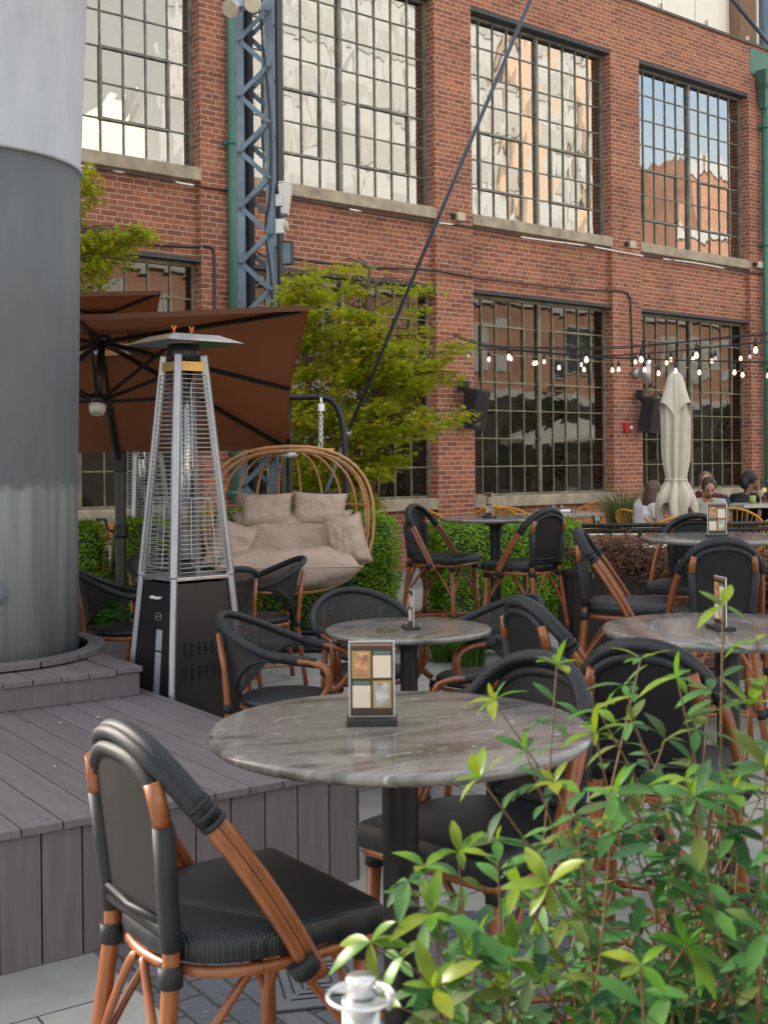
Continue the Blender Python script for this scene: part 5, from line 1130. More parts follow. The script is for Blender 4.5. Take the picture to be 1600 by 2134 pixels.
hedge('long clipped box hedge behind the hanging egg seat', at(600, 1000, 10.75).x, 10.75, g(10), (1.75, .6, 1.12), R(4), 1, 30000)
q = at(775, 1000, 10.3); hedge('end block of box hedge right of the egg seat against the brick wall', q.x, 10.3, g(10), (.42, .6, 1.05), R(4), 2, 10000)
q = at(300, 1000, 10.1); hedge('rounded box hedge right of the umbrella mast behind the heater', q.x, 10.2, g(10), (.52, .5, 1.06), 0, 3, 11000)
q = at(160, 1000, 9.9); hedge('rounded box hedge at far left half hidden by the steel column', q.x, 10.0, g(10), (.42, .5, 1.02), 0, 4, 9000)
q = at(1010, 1000, 10.6); hedge('box hedge with bright tops under the far tall table', q.x, 10.75, g(10), (.98, .8, .98), R(12), 5, 26000)
q = at(1160, 1000, 10.8); hedge('box hedge right of the arched far bar stool', q.x, 11.0, g(10), (.52, .7, .95), R(12), 6, 13000)
# blades
def blades(lb, cx, cy, z0, rad, hgt, n, m, seed, name='strap_grass', cat='plant', arch=.5, w=.007, grp=None, sx=1.0):
    rr = random.Random(seed); t = thing(name, lb, cat, (cx, cy, z0), group=grp); b = MB()
    for _ in range(n):
        a = rr.uniform(0, 6.283); r0 = rad*.45*rr.random(); h = hgt*rr.uniform(.6, 1.05); sp_ = rad*rr.uniform(.3, 1.1)*arch*2
        p0 = Vector((math.cos(a)*r0*sx, math.sin(a)*r0, 0)); d = Vector((math.cos(a)*sx, math.sin(a), 0)); sd = Vector((-math.sin(a), math.cos(a), 0)); V = []
        for i in range(5):
            u_ = i/4; c = p0 + d*(sp_*u_**2) + Vector((0, 0, h*(u_ - .28*arch*u_**3*1.4))); ww = w*(1-u_*.9); V += [c - sd*ww, c + sd*ww]
        b.add(V, [(2*i, 2*i+1, 2*i+3, 2*i+2) for i in range(4)], True)
    b.build('blades', m, t); return t
q = at(835, 1000, 9.3); blades('clump of green strap leaves left of the left far bar stool', q.x, 9.7, g(9), .22, .42, 260, lf_grass, 1, grp='green strap leaved clumps')
q = at(905, 1000, 9.0); blades('clump of green strap leaves under the left far bar stool', q.x+.05, 9.0, g(9), .24, .30, 240, lf_grass, 2, grp='green strap leaved clumps')
q = at(965, 1000, 9.0); blades('clump of green strap leaves left of the far table pole', q.x+.02, 8.75, g(9), .24, .32, 240, lf_grass, 3, grp='green strap leaved clumps')
q = at(210, 1000, 12.3); t = blades('fine soft grass above the orange cabinet by the left window', q.x, 12.3, .78, .34, .50, 520, lf_grass, 4, name='feather_grass', arch=.6, w=.004, sx=1.4)
led = thing('stone_planter', 'pale stone planter under the fine soft grass', 'planter'); b = MB(); b.box((q.x, 12.3, .47), (1.3, .6, .62)); b.build('trough', M['stone'], led, bevel=.02)
q = at(1295, 1000, 15.5); t = blades('arching blue-green ornamental grass in a brown bowl before the brick pier', q.x, 15.5, .72, .42, .86, 620, lf_dry, 5, name='ornamental_grass', arch=.75, w=.0045)
pt = thing('bowl_planter', 'low brown bowl planter holding the ornamental grass', 'planter'); b = MB(); b.lathe((q.x, 15.5, 0), [(.2, .15), (.34, .45), (.42, .70), (.44, .78), (.40, .78), (.38, .70), (0, .68)], 28); b.build('bowl', mat('rust_bowl', (.12, .055, .035), .7), pt)
# hosta and its bed
q = at(195, 1000, 9.0); hs_ = thing('broad_leaf_plant', 'broad round green leaves at far left above the brown bed edge', 'plant', (q.x, 9.1, g(9)+.25)); rr = random.Random(4); pts = [(rr.gauss(0, .17), rr.gauss(0, .14), rr.uniform(.0, .30)) for _ in range(90)]
L_ROUND = ([(0, 0, 0), (.2, .33, .05), (.6, .42, .04), (.95, .2, -.04), (1.05, 0, -.1), (.95, -.2, -.04), (.6, -.42, .04), (.2, -.33, .05), (.5, 0, -.02)], [(8, i, i+1) for i in range(7)] + [(8, 7, 0)])
leaf_mesh('foliage', pts, lf_hosta, L_ROUND, .12, flat=.3, parent=hs_, seed=4)
b = MB(); b.box((q.x - .05, 8.75, g(9)+.14), (.95, .04, .28)); b.box((q.x - .05, 9.3, g(9)+.10), (.9, 1.0, .2)); o = b.build('planting_bed', M['deck']); uv_planar(o, lambda co, no: (co.x, co.z)); tag(o, 'low brown board edge of the bed below the broad leaves', 'planting bed')
# dark planter boxes with purple foliage
pA, pB = at(1160, 1000, 8.75), at(1448, 1000, 7.80); pA.z = pB.z = 0; dirp = (pB - pA).normalized(); nrm_ = Vector((-dirp.y, dirp.x, 0))
bx = mat('dark_brown_planter', (.035, .026, .024), .6, var=.2, vs=4)
def planter(lb, A, B_, dep, h):
    t = thing('planter_box', lb, 'planter', group='dark planter boxes'); z0 = g(A.y); L_ = (B_-A).length; d = (B_-A).normalized(); nn_ = Vector((-d.y, d.x, 0))
    b = MB(); k = 0.0
    while k < L_: 
        w_ = min(.14, L_-k); P0 = [A + d*k, A + d*(k+w_-.005), A + d*(k+w_-.005) + nn_*.025, A + d*k + nn_*.025]; b.prism([(p.x, p.y, z0) for p in P0], h-.03); k += .14
    b.build('side_board', bx, t)
    b = MB(); P0 = [A + nn_*.026, B_ + nn_*.026, B_ + nn_*dep, A + nn_*dep]; b.prism([(p.x, p.y, z0) for p in P0], h-.06); b.build('soil_box', bx, t)
    b = MB()
    for u0, u1, v0, v1 in ((-.02, L_+.02, -.02, .05), (-.02, L_+.02, dep-.05, dep+.02)): P0 = [A + d*u0 + nn_*v0, A + d*u1 + nn_*v0, A + d*u1 + nn_*v1, A + d*u0 + nn_*v1]; b.prism([(p.x, p.y, z0+h-.029) for p in P0], .03)
    b.build('rim_board', bx, t); return t
planter('dark brown planter box behind the side-on bar stool', pA, pB, .55, .70)
pC = pB + dirp*.25; pD = pB + dirp*1.3; 
def mound(lb, A, B_, n, seed, top=.42, zb=.55, dep=.5):
    rr = random.Random(seed); t = thing('purple_shrub', lb, 'shrub', (A.x, A.y, g(A.y)+zb), group='purple leaved shrubs in the planters'); d = (B_-A); nn_ = Vector((-d.y, d.x, 0)).normalized(); pts = []; b = MB()
    for _ in range(n//70):
        u_, v_ = rr.random(), rr.random(); h = top*(1 - .5*u_)*rr.uniform(.35, 1.0); c = d*u_ + nn_*(dep*v_) + Vector((rr.gauss(0, .03), 0, h)); b.tube([c*1.0 - Vector((0, 0, h*.9)), c - Vector((.02, 0, .05)), c], [.005, .004, .002], 4)
        for q_ in range(70): pts.append(tuple(c + Vector((rr.gauss(0, .10), rr.gauss(0, .10), rr.gauss(0, .035)))))
    b.build('stem', bark, t); leaf_mesh('foliage', pts, lf_purple, L_OVAL, .042, flat=.4, parent=t, seed=seed); return t
mound('purple leaved shrub spilling over the dark planter box behind the side-on stool', pA, pB, 6300, 11)
q0_, q1_ = at(1230, 1000, 10.2), at(1420, 1000, 9.4); q0_.z = q1_.z = 0; mound('purple leaved shrub below the black railing', q0_, q1_, 4200, 12, top=.30, zb=.28)
q0_, q1_ = at(1540, 1000, 9.0), at(1680, 1000, 8.6); q0_.z = q1_.z = 0; planter('dark planter box at the right edge behind the marble tables', q0_, q1_, .5, .66); mound('purple leaved shrub at the right edge behind the squarely seen stool', q0_, q1_, 2800, 13, top=.22)
q = at(812, 1000, 9.9); b = MB(); rr = random.Random(2)
for _ in range(70): b.ellipsoid((q.x + rr.uniform(-.18, .22), 9.75 + rr.uniform(-.35, .3), g(9)+.012), (rr.uniform(.015, .035), rr.uniform(.015, .03), rr.uniform(.01, .02)), 8, 5, nz=.2, seed=_)
o = b.build('pebbles', mat('river_pebbles', (.30, .28, .25), .7, var=.4, vs=14)); tag(o, 'loose grey pebbles in the bed beside the box hedge', 'pebbles', kind='stuff')
# ---------------------------------------------------------------- foreground shrub
def dir_leaves(name, items, m, parent):
    V = []; fs = []; tv = [(0, 0, 0), (.10, .05, .0), (.28, .135, .012), (.5, .175, .0), (.72, .145, -.03), (.90, .065, -.075), (1, 0, -.11), (.90, -.065, -.075), (.72, -.145, -.03), (.5, -.175, .0), (.28, -.135, .012), (.10, -.05, 0), (.28, 0, -.02), (.5, 0, -.03), (.72, 0, -.055)]
    tf = [(0, 12, 1), (0, 11, 12), (1, 12, 2), (11, 10, 12), (2, 12, 13, 3), (12, 10, 9, 13), (3, 13, 14, 4), (13, 9, 8, 14), (4, 14, 5), (14, 8, 7), (5, 14, 6), (14, 7, 6)]
    for p, d, up, s_, cv in items:
        y = up.cross(d).normalized(); u2 = d.cross(y); o = len(V)
        for a, c, e in tv: V.append(tuple(p + (d*a + y*c + u2*(e + -cv*a*a))*s_))
        fs += [tuple(o + q for q in f) for f in tf]
    b = MB(); b.add(V, fs, True); return b.build(name, m, parent)
def shrub_leaf(name, cols, rough, tr):
    m = leaf_mat(name, cols, rough, tr); nt = m.node_tree; b = nt.nodes['Principled BSDF']; n = nd(nt, 'ShaderNodeTexNoise', i_Scale=60.0, i_Detail=3.0); bp = nd(nt, 'ShaderNodeBump', i_Strength=.2, i_Distance=.001); nt.links.new(coords(nt), n.inputs['Vector']); nt.links.new(n.outputs['Fac'], bp.inputs['Height']); nt.links.new(bp.outputs[0], b.inputs['Normal']); return m
lf_old = shrub_leaf('glossy_green_leaves', [(.026, .095, .026), (.040, .130, .030), (.062, .165, .034), (.030, .105, .036), (.05, .12, .025), (.018, .065, .026), (.03, .085, .035), (.10, .13, .02), (.02, .06, .03)], .58, .34)
lf_new = shrub_leaf('young_yellow_green_leaves', [(.05, .15, .012), (.08, .17, .013), (.15, .18, .014), (.06, .16, .013)], .38, .32)
stem_m = mat('red_brown_stem', (.12, .062, .028), .55, var=.3, vs=30)
sh = thing('leafy_shrub', 'tall leafy evergreen shrub with yellow-green tips filling the lower right corner', 'shrub'); SB = Vector((at(1380, 1100, 1.9).x, 1.9, .0)); sh.location = SB
b = MB(); b.prism([(-.55, -.28, 0), (.75, -.28, 0), (.75, .28, 0), (-.55, .28, 0)], .45); pbx = b.build('planter_box', bx, None, bevel=.01, loc=SB); tag(pbx, 'dark planter box holding the tall leafy shrub in the lower right corner', 'planter')
rr = random.Random(21)
TIPS = [(1505, 1262, 1.75, 1), (1575, 1335, 1.8, 1), (1160, 1385, 1.9, 1), (1335, 1372, 2.0, 1), (1300, 1428, 1.9, 0), (1410, 1412, 1.75, 1), (1245, 1478, 1.8, 1), (1240, 1530, 1.75, 1), (1030, 1462, 1.85, 1), (1095, 1565, 1.8, 0), (1000, 1622, 1.75, 1), (1155, 1630, 1.7, 1), (1385, 1540, 1.8, 0), (1315, 1505, 1.9, 0), (1480, 1440, 1.9, 0), (885, 1808, 1.65, 1), (955, 1775, 1.7, 1), (1035, 1752, 1.75, 0), (772, 1962, 1.55, 1), (850, 1835, 1.6, 0), (900, 1905, 1.55, 1), (1080, 1850, 1.6, 1), (1335, 2010, 1.35, 1), (1120, 1780, 1.7, 0), (800, 2085, 1.5, 1), (905, 2060, 1.45, 1), (1000, 1940, 1.5, 0), (1560, 1470, 1.8, 1), (1450, 1520, 1.7, 0), (1550, 1560, 1.9, 0), (1290, 1640, 1.7, 0), (1200, 1700, 1.6, 0), (1385, 1690, 1.7, 0), (1480, 1650, 1.6, 0)]
PS = [(900, 1930), (960, 1840), (1080, 1790), (1180, 1740), (1260, 1660), (1420, 1600), (1540, 1540), (1640, 1480), (1700, 2250), (850, 2250), (850, 2080)]
while len(TIPS) < 104:
    x, y = rr.uniform(850, 1700), rr.uniform(1480, 2230)
    if inpoly(x, y, PS): TIPS.append((x, y, rr.uniform(1.4, 2.15), 1 if rr.random() < .16 else 0))
old, new = [], []; stb = MB()
for x, y, Y, young in TIPS:
    tip = at(x, y, Y) - SB; base = Vector((rr.uniform(-.3, .35) + tip.x*.25, rr.uniform(-.12, .12), .42)); L_ = (tip-base).length
    if tip.z < .5: base.z = min(.42, tip.z - .1)
    m1 = base.lerp(tip, .45) + Vector((rr.uniform(-.05, .05), rr.uniform(-.04, .04), .03)); pa_ = bez([base, m1, tip], 22)
    stb.tube(pa_, [.0036 - .0024*i/(len(pa_)-1) for i in range(len(pa_))], 6, cap=False)
    ax = (pa_[-1]-pa_[-3]).normalized(); s1 = ax.orthogonal().normalized(); s2 = ax.cross(s1); n_ = rr.randint(4, 6); dn = rr.uniform(-.55, .35)
    for k in range(n_):
        a = 6.283*k/n_ + rr.uniform(-.6, .6); d = (s1*math.cos(a) + s2*math.sin(a) + ax*(.35 + rr.uniform(-.4, .5)) + Vector((0, 0, dn*.7 + rr.uniform(-.2, .15)))).normalized(); up = (ax + Vector((0, 0, .5))).normalized()
        (new if young else old).append((tip, d, up, rr.uniform(.030, .066), rr.uniform(.0, .5)))
    if rr.random() < .5: new.append((tip, (ax + s1*.25).normalized(), s2, rr.uniform(.025, .045), .05))
    i = len(pa_) - 3; dist = 0.0
    while i > 3 and dist < .48:
        p = pa_[i]; a = rr.uniform(0, 6.283); d = (s1*math.cos(a) + s2*math.sin(a) + ax*.4 + Vector((0, 0, rr.uniform(-.3, .1)))).normalized(); old.append((p, d, (ax + Vector((0, 0, .6))).normalized(), rr.uniform(.036, .070), rr.uniform(0, .4)))
        if rr.random() < .5: old.append((p, (d*-1 + ax*.6).normalized(), (ax + Vector((0, 0, .6))).normalized(), rr.uniform(.034, .062), rr.uniform(0, .4)))
        dist += (pa_[i]-pa_[i-1]).length; i -= 1 if rr.random() < .55 else 2
stb.build('stem', stem_m, sh); dir_leaves('foliage', old, lf_old, sh); dir_leaves('young_foliage', new, lf_new, sh)
# ---------------------------------------------------------------- torch canister and drain cover
tc_ = at(752, 2052, 1.30); tt = thing('garden_torch', 'brushed steel garden torch canister with round collar at the bottom edge', 'torch', (tc_.x, 1.30, 0))
z0 = tc_.z + .0; b = MB(); b.lathe((0, 0, 0), [(.019, z0-.30), (.0205, z0-.26), (.0205, z0-.014)], 28); b.build('canister', M['chrome'], tt)
b = MB(); b.lathe((0, 0, 0), [(.0165, z0-.014), (.0165, z0+.006), (.0155, z0+.009), (0, z0+.009)], 28); b.build('cap', M['chrome'], tt)
b = MB(); b.tube([(.036*math.cos(R(q*9)), .036*math.sin(R(q*9)), z0-.012) for q in range(40)], .0026, 6, closed=True)
for a0, a1 in ((225, 345), (20, 60), (120, 160)):
    V = []
    for q in range(9): a = R(a0 + (a1-a0)*q/8); V += [(.017*math.cos(a), .017*math.sin(a), z0-.012), (.0345*math.cos(a), .0345*math.sin(a), z0-.012)]
    b.add(V, [(2*i, 2*i+1, 2*i+3, 2*i+2) for i in range(8)])
b.tube([(.03, -.02, z0-.018), (.03, -.02, z0+.002)], .0028, 8); b.build('collar', M['chrome'], tt)
b = MB(); b.lathe((0, 0, 0), [(.0125, 0.0), (.0125, z0-.30)], 16); b.build('pole', M['black'], tt)
dp = onz(668, 2052, 0.0); dc = thing('drain_cover', 'square metal drain cover with concentric square slots in the dark pavers', 'drain cover', (dp.x, dp.y, .006), DA*0 + R(12)); b = MB(); b.box((0, 0, .006), (.36, .36, .010)); b.build('plate', mat('cast_drain', (.15, .165, .18), .5, .4), dc, bevel=.003)
b = MB()
for k in range(1, 5):
    h = .16 - k*.032
    for s_ in (-1, 1): b.box((0, s_*h, .0125), (h*1.75, .005, .002)); b.box((s_*h, 0, .0125), (.005, h*1.75, .002))
b.build('slot', M['black'], dc)

lf_dark = leaf_mat('dark_tree_leaves', [(.02, .04, .012), (.035, .06, .018)], .6, .15)
# trees across the courtyard, seen mirrored in the lower panes
for i_, (s_, h_) in enumerate(((25, 3.4), (31, 4.4), (37.5, 3.8), (45, 4.6), (53, 4.0))):
    rr = random.Random(60+i_); base = W(s_, 22.5, 0); t = thing('courtyard_tree', ('first','second','third','fourth','fifth')[i_] + ' round green tree from the left across the courtyard, mirrored in the lower panes', 'tree', base, group='trees across the courtyard')
    pts = [tuple(Vector((rr.gauss(0, 1), rr.gauss(0, 1), rr.gauss(0, 1))).normalized()*rr.uniform(1.1, 2.1) + Vector((0, 0, h_*.72))) for _ in range(1500)]
    leaf_mesh('crown', pts, lf_dark, L_OVAL, .30, parent=t, seed=70+i_); b = MB(); b.tube([(0, 0, 0), (0, 0, h_*.5), (0, 0, h_*.8)], [.16, .12, .06], 8); b.build('trunk', bark, t)

# screws in the deck and bits of litter on deck and paving
b = MB(); a = -.022; i = 0
while a > -4.0:
    w_ = .055 if i == 0 else BW
    for c in (-.03, -.62, -1.22, -1.82):
        for f_ in ((.25, .75) if i else (.5,)):
            p = Dk(a - w_*f_, c, ZD + .0006); b.add([(p.x + .0042*math.cos(q*1.047), p.y + .0042*math.sin(q*1.047), p.z) for q in range(6)], [(0, 1, 2, 3, 4, 5)])
    a -= w_; i += 1
o = b.build('screw_head', M['black'], dk); o['kind'] = 'stuff'
rr = random.Random(77); b = MB()
for _ in range(150):
    p = Dk(rr.uniform(-3.2, -.05), rr.uniform(-2.2, 0), ZD + .003) if _ < 80 else Dk(rr.uniform(-1.6, 1.2), rr.uniform(.05, 2.0), .010); s_ = rr.uniform(.002, .0055) if _ % 9 else rr.uniform(.008, .014)
    b.add([(p.x + s_*math.cos(q*1.57 + _)*rr.uniform(.6, 1.3), p.y + s_*math.sin(q*1.57 + _)*rr.uniform(.6, 1.3), p.z + rr.uniform(0, .003)) for q in range(4)], [(0, 1, 2, 3)])
o = b.build('litter', mat('petal_litter', (.5, .46, .40), .8, var=.5, vs=40)); tag(o, 'pale petals and specks scattered over deck and paving', 'litter', kind='stuff')

cp_ = thing('open_parasol', 'pale grey open parasol across the courtyard, mirrored in a lower pane', 'parasol', W(34.5, 18.5, 0)); b = MB(); b.lathe((0, 0, 0), [(2.4, 2.35), (2.35, 2.55), (1.2, 3.0), (0, 3.35)], 8, smooth=False); b.build('canopy', mat('pale_grey_canvas', (.5, .5, .48), .9), cp_); b = MB(); b.tube([(0, 0, 0), (0, 0, 3.3)], .04, 8); b.build('pole', M['black'], cp_)
# ---------------------------------------------------------------- far terrace: railing, tables, chairs, parasol, people
GZ = .15
rl_ = thing('railing', 'black double pipe railing between the planters and the far tables', 'railing')
for dy in (0, 11): b = MB(); b.tube([at(1212, 1096+dy, 10.3), at(1700, 1089+dy, 10.3)], .019, 10); b.build('rail', M['black'], rl_)
for px in (1333, 1571): b = MB(); c = at(px, 1100, 10.3); b.bar((c.x, 10.3, g(10)), (c.x, 10.3, c.z), .035); b.build('post', M['black'], rl_)
yel = mat('yellow_cord', (.62, .28, .015), .45, var=.12, bump=0)
def make_yellow():
    t = thing('cord_chair', '', 'chair'); b = MB(); ring = []
    for i in range(36):
        a = 2*math.pi*i/36; x = .36*math.cos(a); u_ = math.sin(a); ring.append(Vector((x, .02 - .30*u_ + .0*u_, .66 + .29*u_)))
    b.tube(ring, .013, 8, closed=True); b.build('rim', yel, t)
    low = [Vector((.12*math.cos(2*math.pi*i/36), .03 - .10*math.sin(2*math.pi*i/36), .37 + .02*math.sin(2*math.pi*i/36))) for i in range(36)]; b = MB(); b.tube(low, .010, 6, closed=True)
    for i in range(36): b.tube([ring[i], ring[i].lerp(low[i], .5) + Vector((0, -.02, -.045)), low[i]], .0045, 5, cap=False)
    b.build('cord_seat', yel, t)
    for sx, sy in ((-1, -1), (1, -1), (1, 1), (-1, 1)): b = MB(); b.tube([(sx*.25, .02+sy*.23, 0), (sx*.12, .03+sy*.08, .36)], .009, 6); b.build('leg', M['black'], t)
    b = MB(); b.tube([(.20*math.cos(R(30*i)), .02+.19*math.sin(R(30*i)), .10) for i in range(12)], .006, 6, closed=True); b.build('leg_ring', M['black'], t)
    return t
y0 = make_yellow(); GY = 'yellow cord chairs on the far terrace'
YC = [(1212, 16.3, (-.8, -.5), 'yellow cord chair seen against the brick below the middle window sill'), (1062, 15.2, (.3, 1), 'yellow cord chair peeping over the far tall table'), (1030, 15.6, (.1, 1), 'second yellow cord chair peeping over the far tall table beside the pier'), (912, 14.6, (.7, .7), 'yellow cord chair just visible under the white table edge by the left far stool'),
      (1338, 14.1, (.9, .45), 'yellow cord chair holding the woman in the white top'), (1462, 14.6, (-.05, -1), 'yellow cord chair under the man in the grey shirt'), (1532, 14.35, (.45, .9), 'yellow cord chair turned with its radiating back beside the person in black'), (1408, 12.4, (.0, 1), 'yellow cord chair whose rim shows just above the railing'), (1600, 13.4, (-.6, .8), 'yellow cord chair at the right edge just behind the railing'), (1465, 16.0, (0, -1), 'yellow cord chair under the person in maroon')]
for i, (px, Y, d, lb) in enumerate(YC):
    p = at(px, 1000, Y); p.z = GZ
    if i == 0: y0.location = p; y0.rotation_euler = (0, 0, facing(*d)); y0['label'] = lb; y0['group'] = GY
    else: dup(y0, p, facing(*d), lb, GY)
slab = mat('pale_marble_top', (.42, .41, .39), .25, var=.2, vs=5); wood = mat('pale_bleached_wood', (.62, .52, .40), .7, var=.12, vs=8, stretch=(1, 8, 1)); woode = mat('brown_wood_edge', (.28, .14, .06), .6)
def rect_table(lb, px, Y, rz, w_, d_, h, top, name='dining_table', grp='rectangular tables on the far terrace', th=.04, leg=M['black'], cat='table'):
    p = at(px, 1000, Y); t = thing(name, lb, cat, (p.x, Y, GZ), rz, group=grp); b = MB(); b.box((0, 0, h-th/2), (w_, d_, th)); b.build('tabletop' if cat == 'table' else 'seat', top, t, bevel=.006)
    for sx in (-1, 1):
        for sy in (-1, 1): b = MB(); b.box((sx*(w_/2-.06), sy*(d_/2-.06), (h-th)/2), (.045, .045, h-th)); b.build('leg', leg, t)
    return t
WR = math.atan2(U.y, U.x)
def tz(py, Y): return at(1200, py, Y).z - GZ
T1 = rect_table('white marble table with rolled napkins below the middle window sill', 1165, 16.7, WR, 1.0, .8, tz(1069, 16.7), slab)
T2 = rect_table('white marble table corner showing left of the far tall table', 948, 15.4, WR, .75, .7, tz(1083, 15.4), slab)
T3 = rect_table('dark table in front of the seated man and woman', 1418, 13.6, WR*.3, 1.1, .7, .74, mat('dark_table', (.06, .05, .045), .3))
T4 = rect_table('small marble table with drinks beside the person in black', 1590, 14.6, .2, .9, .7, tz(1053, 14.6), slab)
def wood_bench(lb, px, Y, rz, w_, d_, z): 
    p = at(px, 1000, Y); t = thing('wooden_bench', lb, 'bench', (p.x, Y, GZ), rz, group='pale wooden benches behind the railing'); h = z - GZ
    b = MB()
    for k in range(3): b.box((0, (k-1)*d_/3, h-.02), (w_, d_/3-.008, .04))
    b.build('seat', wood, t, bevel=.004); b = MB(); b.box((0, -d_/2-.012, h-.05), (w_, .022, .10)); b.box((0, d_/2+.012, h-.05), (w_, .022, .10)); b.build('fascia', woode, t)
    for sx in (-1, 1): b = MB(); b.box((sx*(w_/2-.15), 0, (h-.05)/2), (.08, d_*.8, h-.05)); b.build('leg', M['black'], t)
wood_bench('long pale wooden bench top under the railing, left part', 1335, 11.9, R(-3), 1.05, .50, at(1300, 1138, 11.9).z)
wood_bench('lower pale wooden bench behind the purple shrub', 1350, 11.2, R(-3), .70, .24, at(1300, 1165, 11.2).z)
wood_bench('narrow tan wooden bench nearest the folded parasol foot', 1275, 12.9, R(-3), .70, .30, at(1300, 1113, 12.9).z)
wood_bench('pale wooden bench at the right edge under the railing', 1600, 11.2, R(-3), .62, .40, at(1600, 1170, 11.2).z)
# tableware
gl_m = glass_mat('tumbler_glass', .12, (.9, .9, .9), 0, .88)
def tumbler(px, py, Y, lb, z=None, h=.11, r=.036, grp='water tumblers on the terrace tables'):
    c = at(px, py, Y); c.z = z if z is not None else c.z; b = MB(); b.lathe((0, 0, 0), [(.0, .004), (r*.8, .004), (r, h), (r*.93, h), (r*.76, .014), (0, .012)], 16); o = b.build('drinking_glass', gl_m, None, loc=c); tag(o, lb, 'glass', grp)
z1 = at(1200, 1069, 16.7).z + .001
tumbler(1141, 0, 16.7, 'left of the two tumblers on the napkin table', z1); tumbler(1158, 0, 16.8, 'right of the two tumblers on the napkin table', z1); tumbler(1183, 0, 16.3, 'short tumbler near the front edge of the napkin table', z1-.0, .07)
tumbler(1242, 1096, 11.0, 'clear tumbler standing beside the yellow chair by the railing', at(1242, 1100, 10.9).z); z3 = GZ+.741
tumbler(1440, 0, 13.5, 'left tumbler in front of the man', z3); tumbler(1452, 0, 13.6, 'right tumbler in front of the man', z3)
nap = mat('white_napkin', (.8, .8, .8), .9)
def napkin(px, Y, z, L_, lb): c = at(px, 1000, Y); b = MB(); b.tube([(-L_/2, 0, 0), (-L_*.2, 0, .004), (L_*.25, .004, .003), (L_/2, .0, 0)], [.022, .026, .024, .018], 10); o = b.build('napkin', nap, None, loc=Vector((c.x, Y, z+.026))); o.rotation_euler = (0, 0, WR); tag(o, lb, 'napkin', 'rolled napkins')
napkin(1131, 16.55, z1, .3, 'rolled white napkin at the left of the marble table'); napkin(1178, 16.7, z1, .3, 'rolled white napkin at the right of the marble table'); napkin(1484, 13.5, z3, .16, 'crumpled white napkin by the man\'s elbow')
c = at(1567, 1000, 14.5); z4 = T4.location.z + tz(1053, 14.6) + .001; b = MB(); b.lathe((0, 0, 0), [(0, .0), (.035, .0), (.04, .10), (.037, .10), (0, .095)], 14); o = b.build('green_drink', mat('green_juice', (.30, .42, .12), .2), None, loc=Vector((c.x, 14.5, z4))); tag(o, 'pale green drink in a glass on the marble table at right', 'drink')
c = at(1583, 1000, 14.5); b = MB(); b.lathe((0, 0, 0), [(0, 0), (.03, 0), (.006, .01), (.006, .07), (.045, .13), (.048, .16), (0, .155)], 14); o = b.build('cocktail', mat('pink_cocktail', (.55, .32, .28), .2), None, loc=Vector((c.x, 14.5, z4))); tag(o, 'stemmed pink cocktail with a lemon wheel on the rim', 'drink')
b = MB(); b.tube([(.05, 0, .165), (.05, .006, .165)], .03, 14); l_ = b.build('lemon_wheel', mat('lemon', (.8, .65, .25), .5), o)
# orange mesh cabinet
oc = thing('orange_cabinet', 'orange wire mesh cabinet between the two box hedges at left', 'cabinet'); q = at(222, 1000, 10.9); org = mat('orange_paint', (.60, .21, .045), .5); zT, zB = at(222, 1096, 10.9).z, at(222, 1198, 10.9).z; W_ = .52
b = MB(); b.box((q.x, 11.15, zT-.055), (W_, .5, .11)); b.build('top', org, oc, bevel=.006); b = MB(); b.box((q.x, 11.15, zB+.03), (W_, .5, .05)); b.build('bottom_rail', org, oc); b = MB(); b.box((q.x, 11.38, (zT+zB)/2), (W_-.04, .02, zT-zB-.12)); b.build('back_panel', core_m, oc)
b = MB()
for i in range(11): x = q.x - W_/2 + .02 + i*(W_-.04)/10; b.tube([(x, 10.91, zB+.05), (x, 10.91, zT-.11)], .0035, 5)
for i in range(8): z = zB + .07 + i*(zT-zB-.2)/7; b.tube([(q.x-W_/2+.02, 10.905, z), (q.x+W_/2-.02, 10.905, z)], .0035, 5)
b.build('wire_mesh', org, oc)
for k, dx in ((0, .06), (1, -.22)):
    tk = thing('gas_cylinder', ('pale gas cylinder lying inside the orange cabinet, round end forward', 'second gas cylinder inside the orange cabinet, mostly hidden by the hedge')[k], 'gas cylinder', (q.x + dx, 11.12, zB+.20), group='gas cylinders in the orange cabinet'); b = MB(); b.tube([(0, -.14, 0), (0, -.12, 0), (0, .16, 0)], [.11, .14, .14], 24); b.build('tank', mat('cream_tank', (.5, .45, .36), .45) if k == 0 else bpy.data.materials['cream_tank'], tk)
    b = MB(); b.tube([(0, -.15, 0), (0, -.141, 0)], [.095, .10], 24); b.build('end_ring', M['white_plastic'], tk)
b = MB(); b.box((q.x, 11.15, (zB+.0+g(10))/2+.0), (W_, .5, max(.02, zB-g(10)-.0))); b.build('plinth', M['black'], oc)
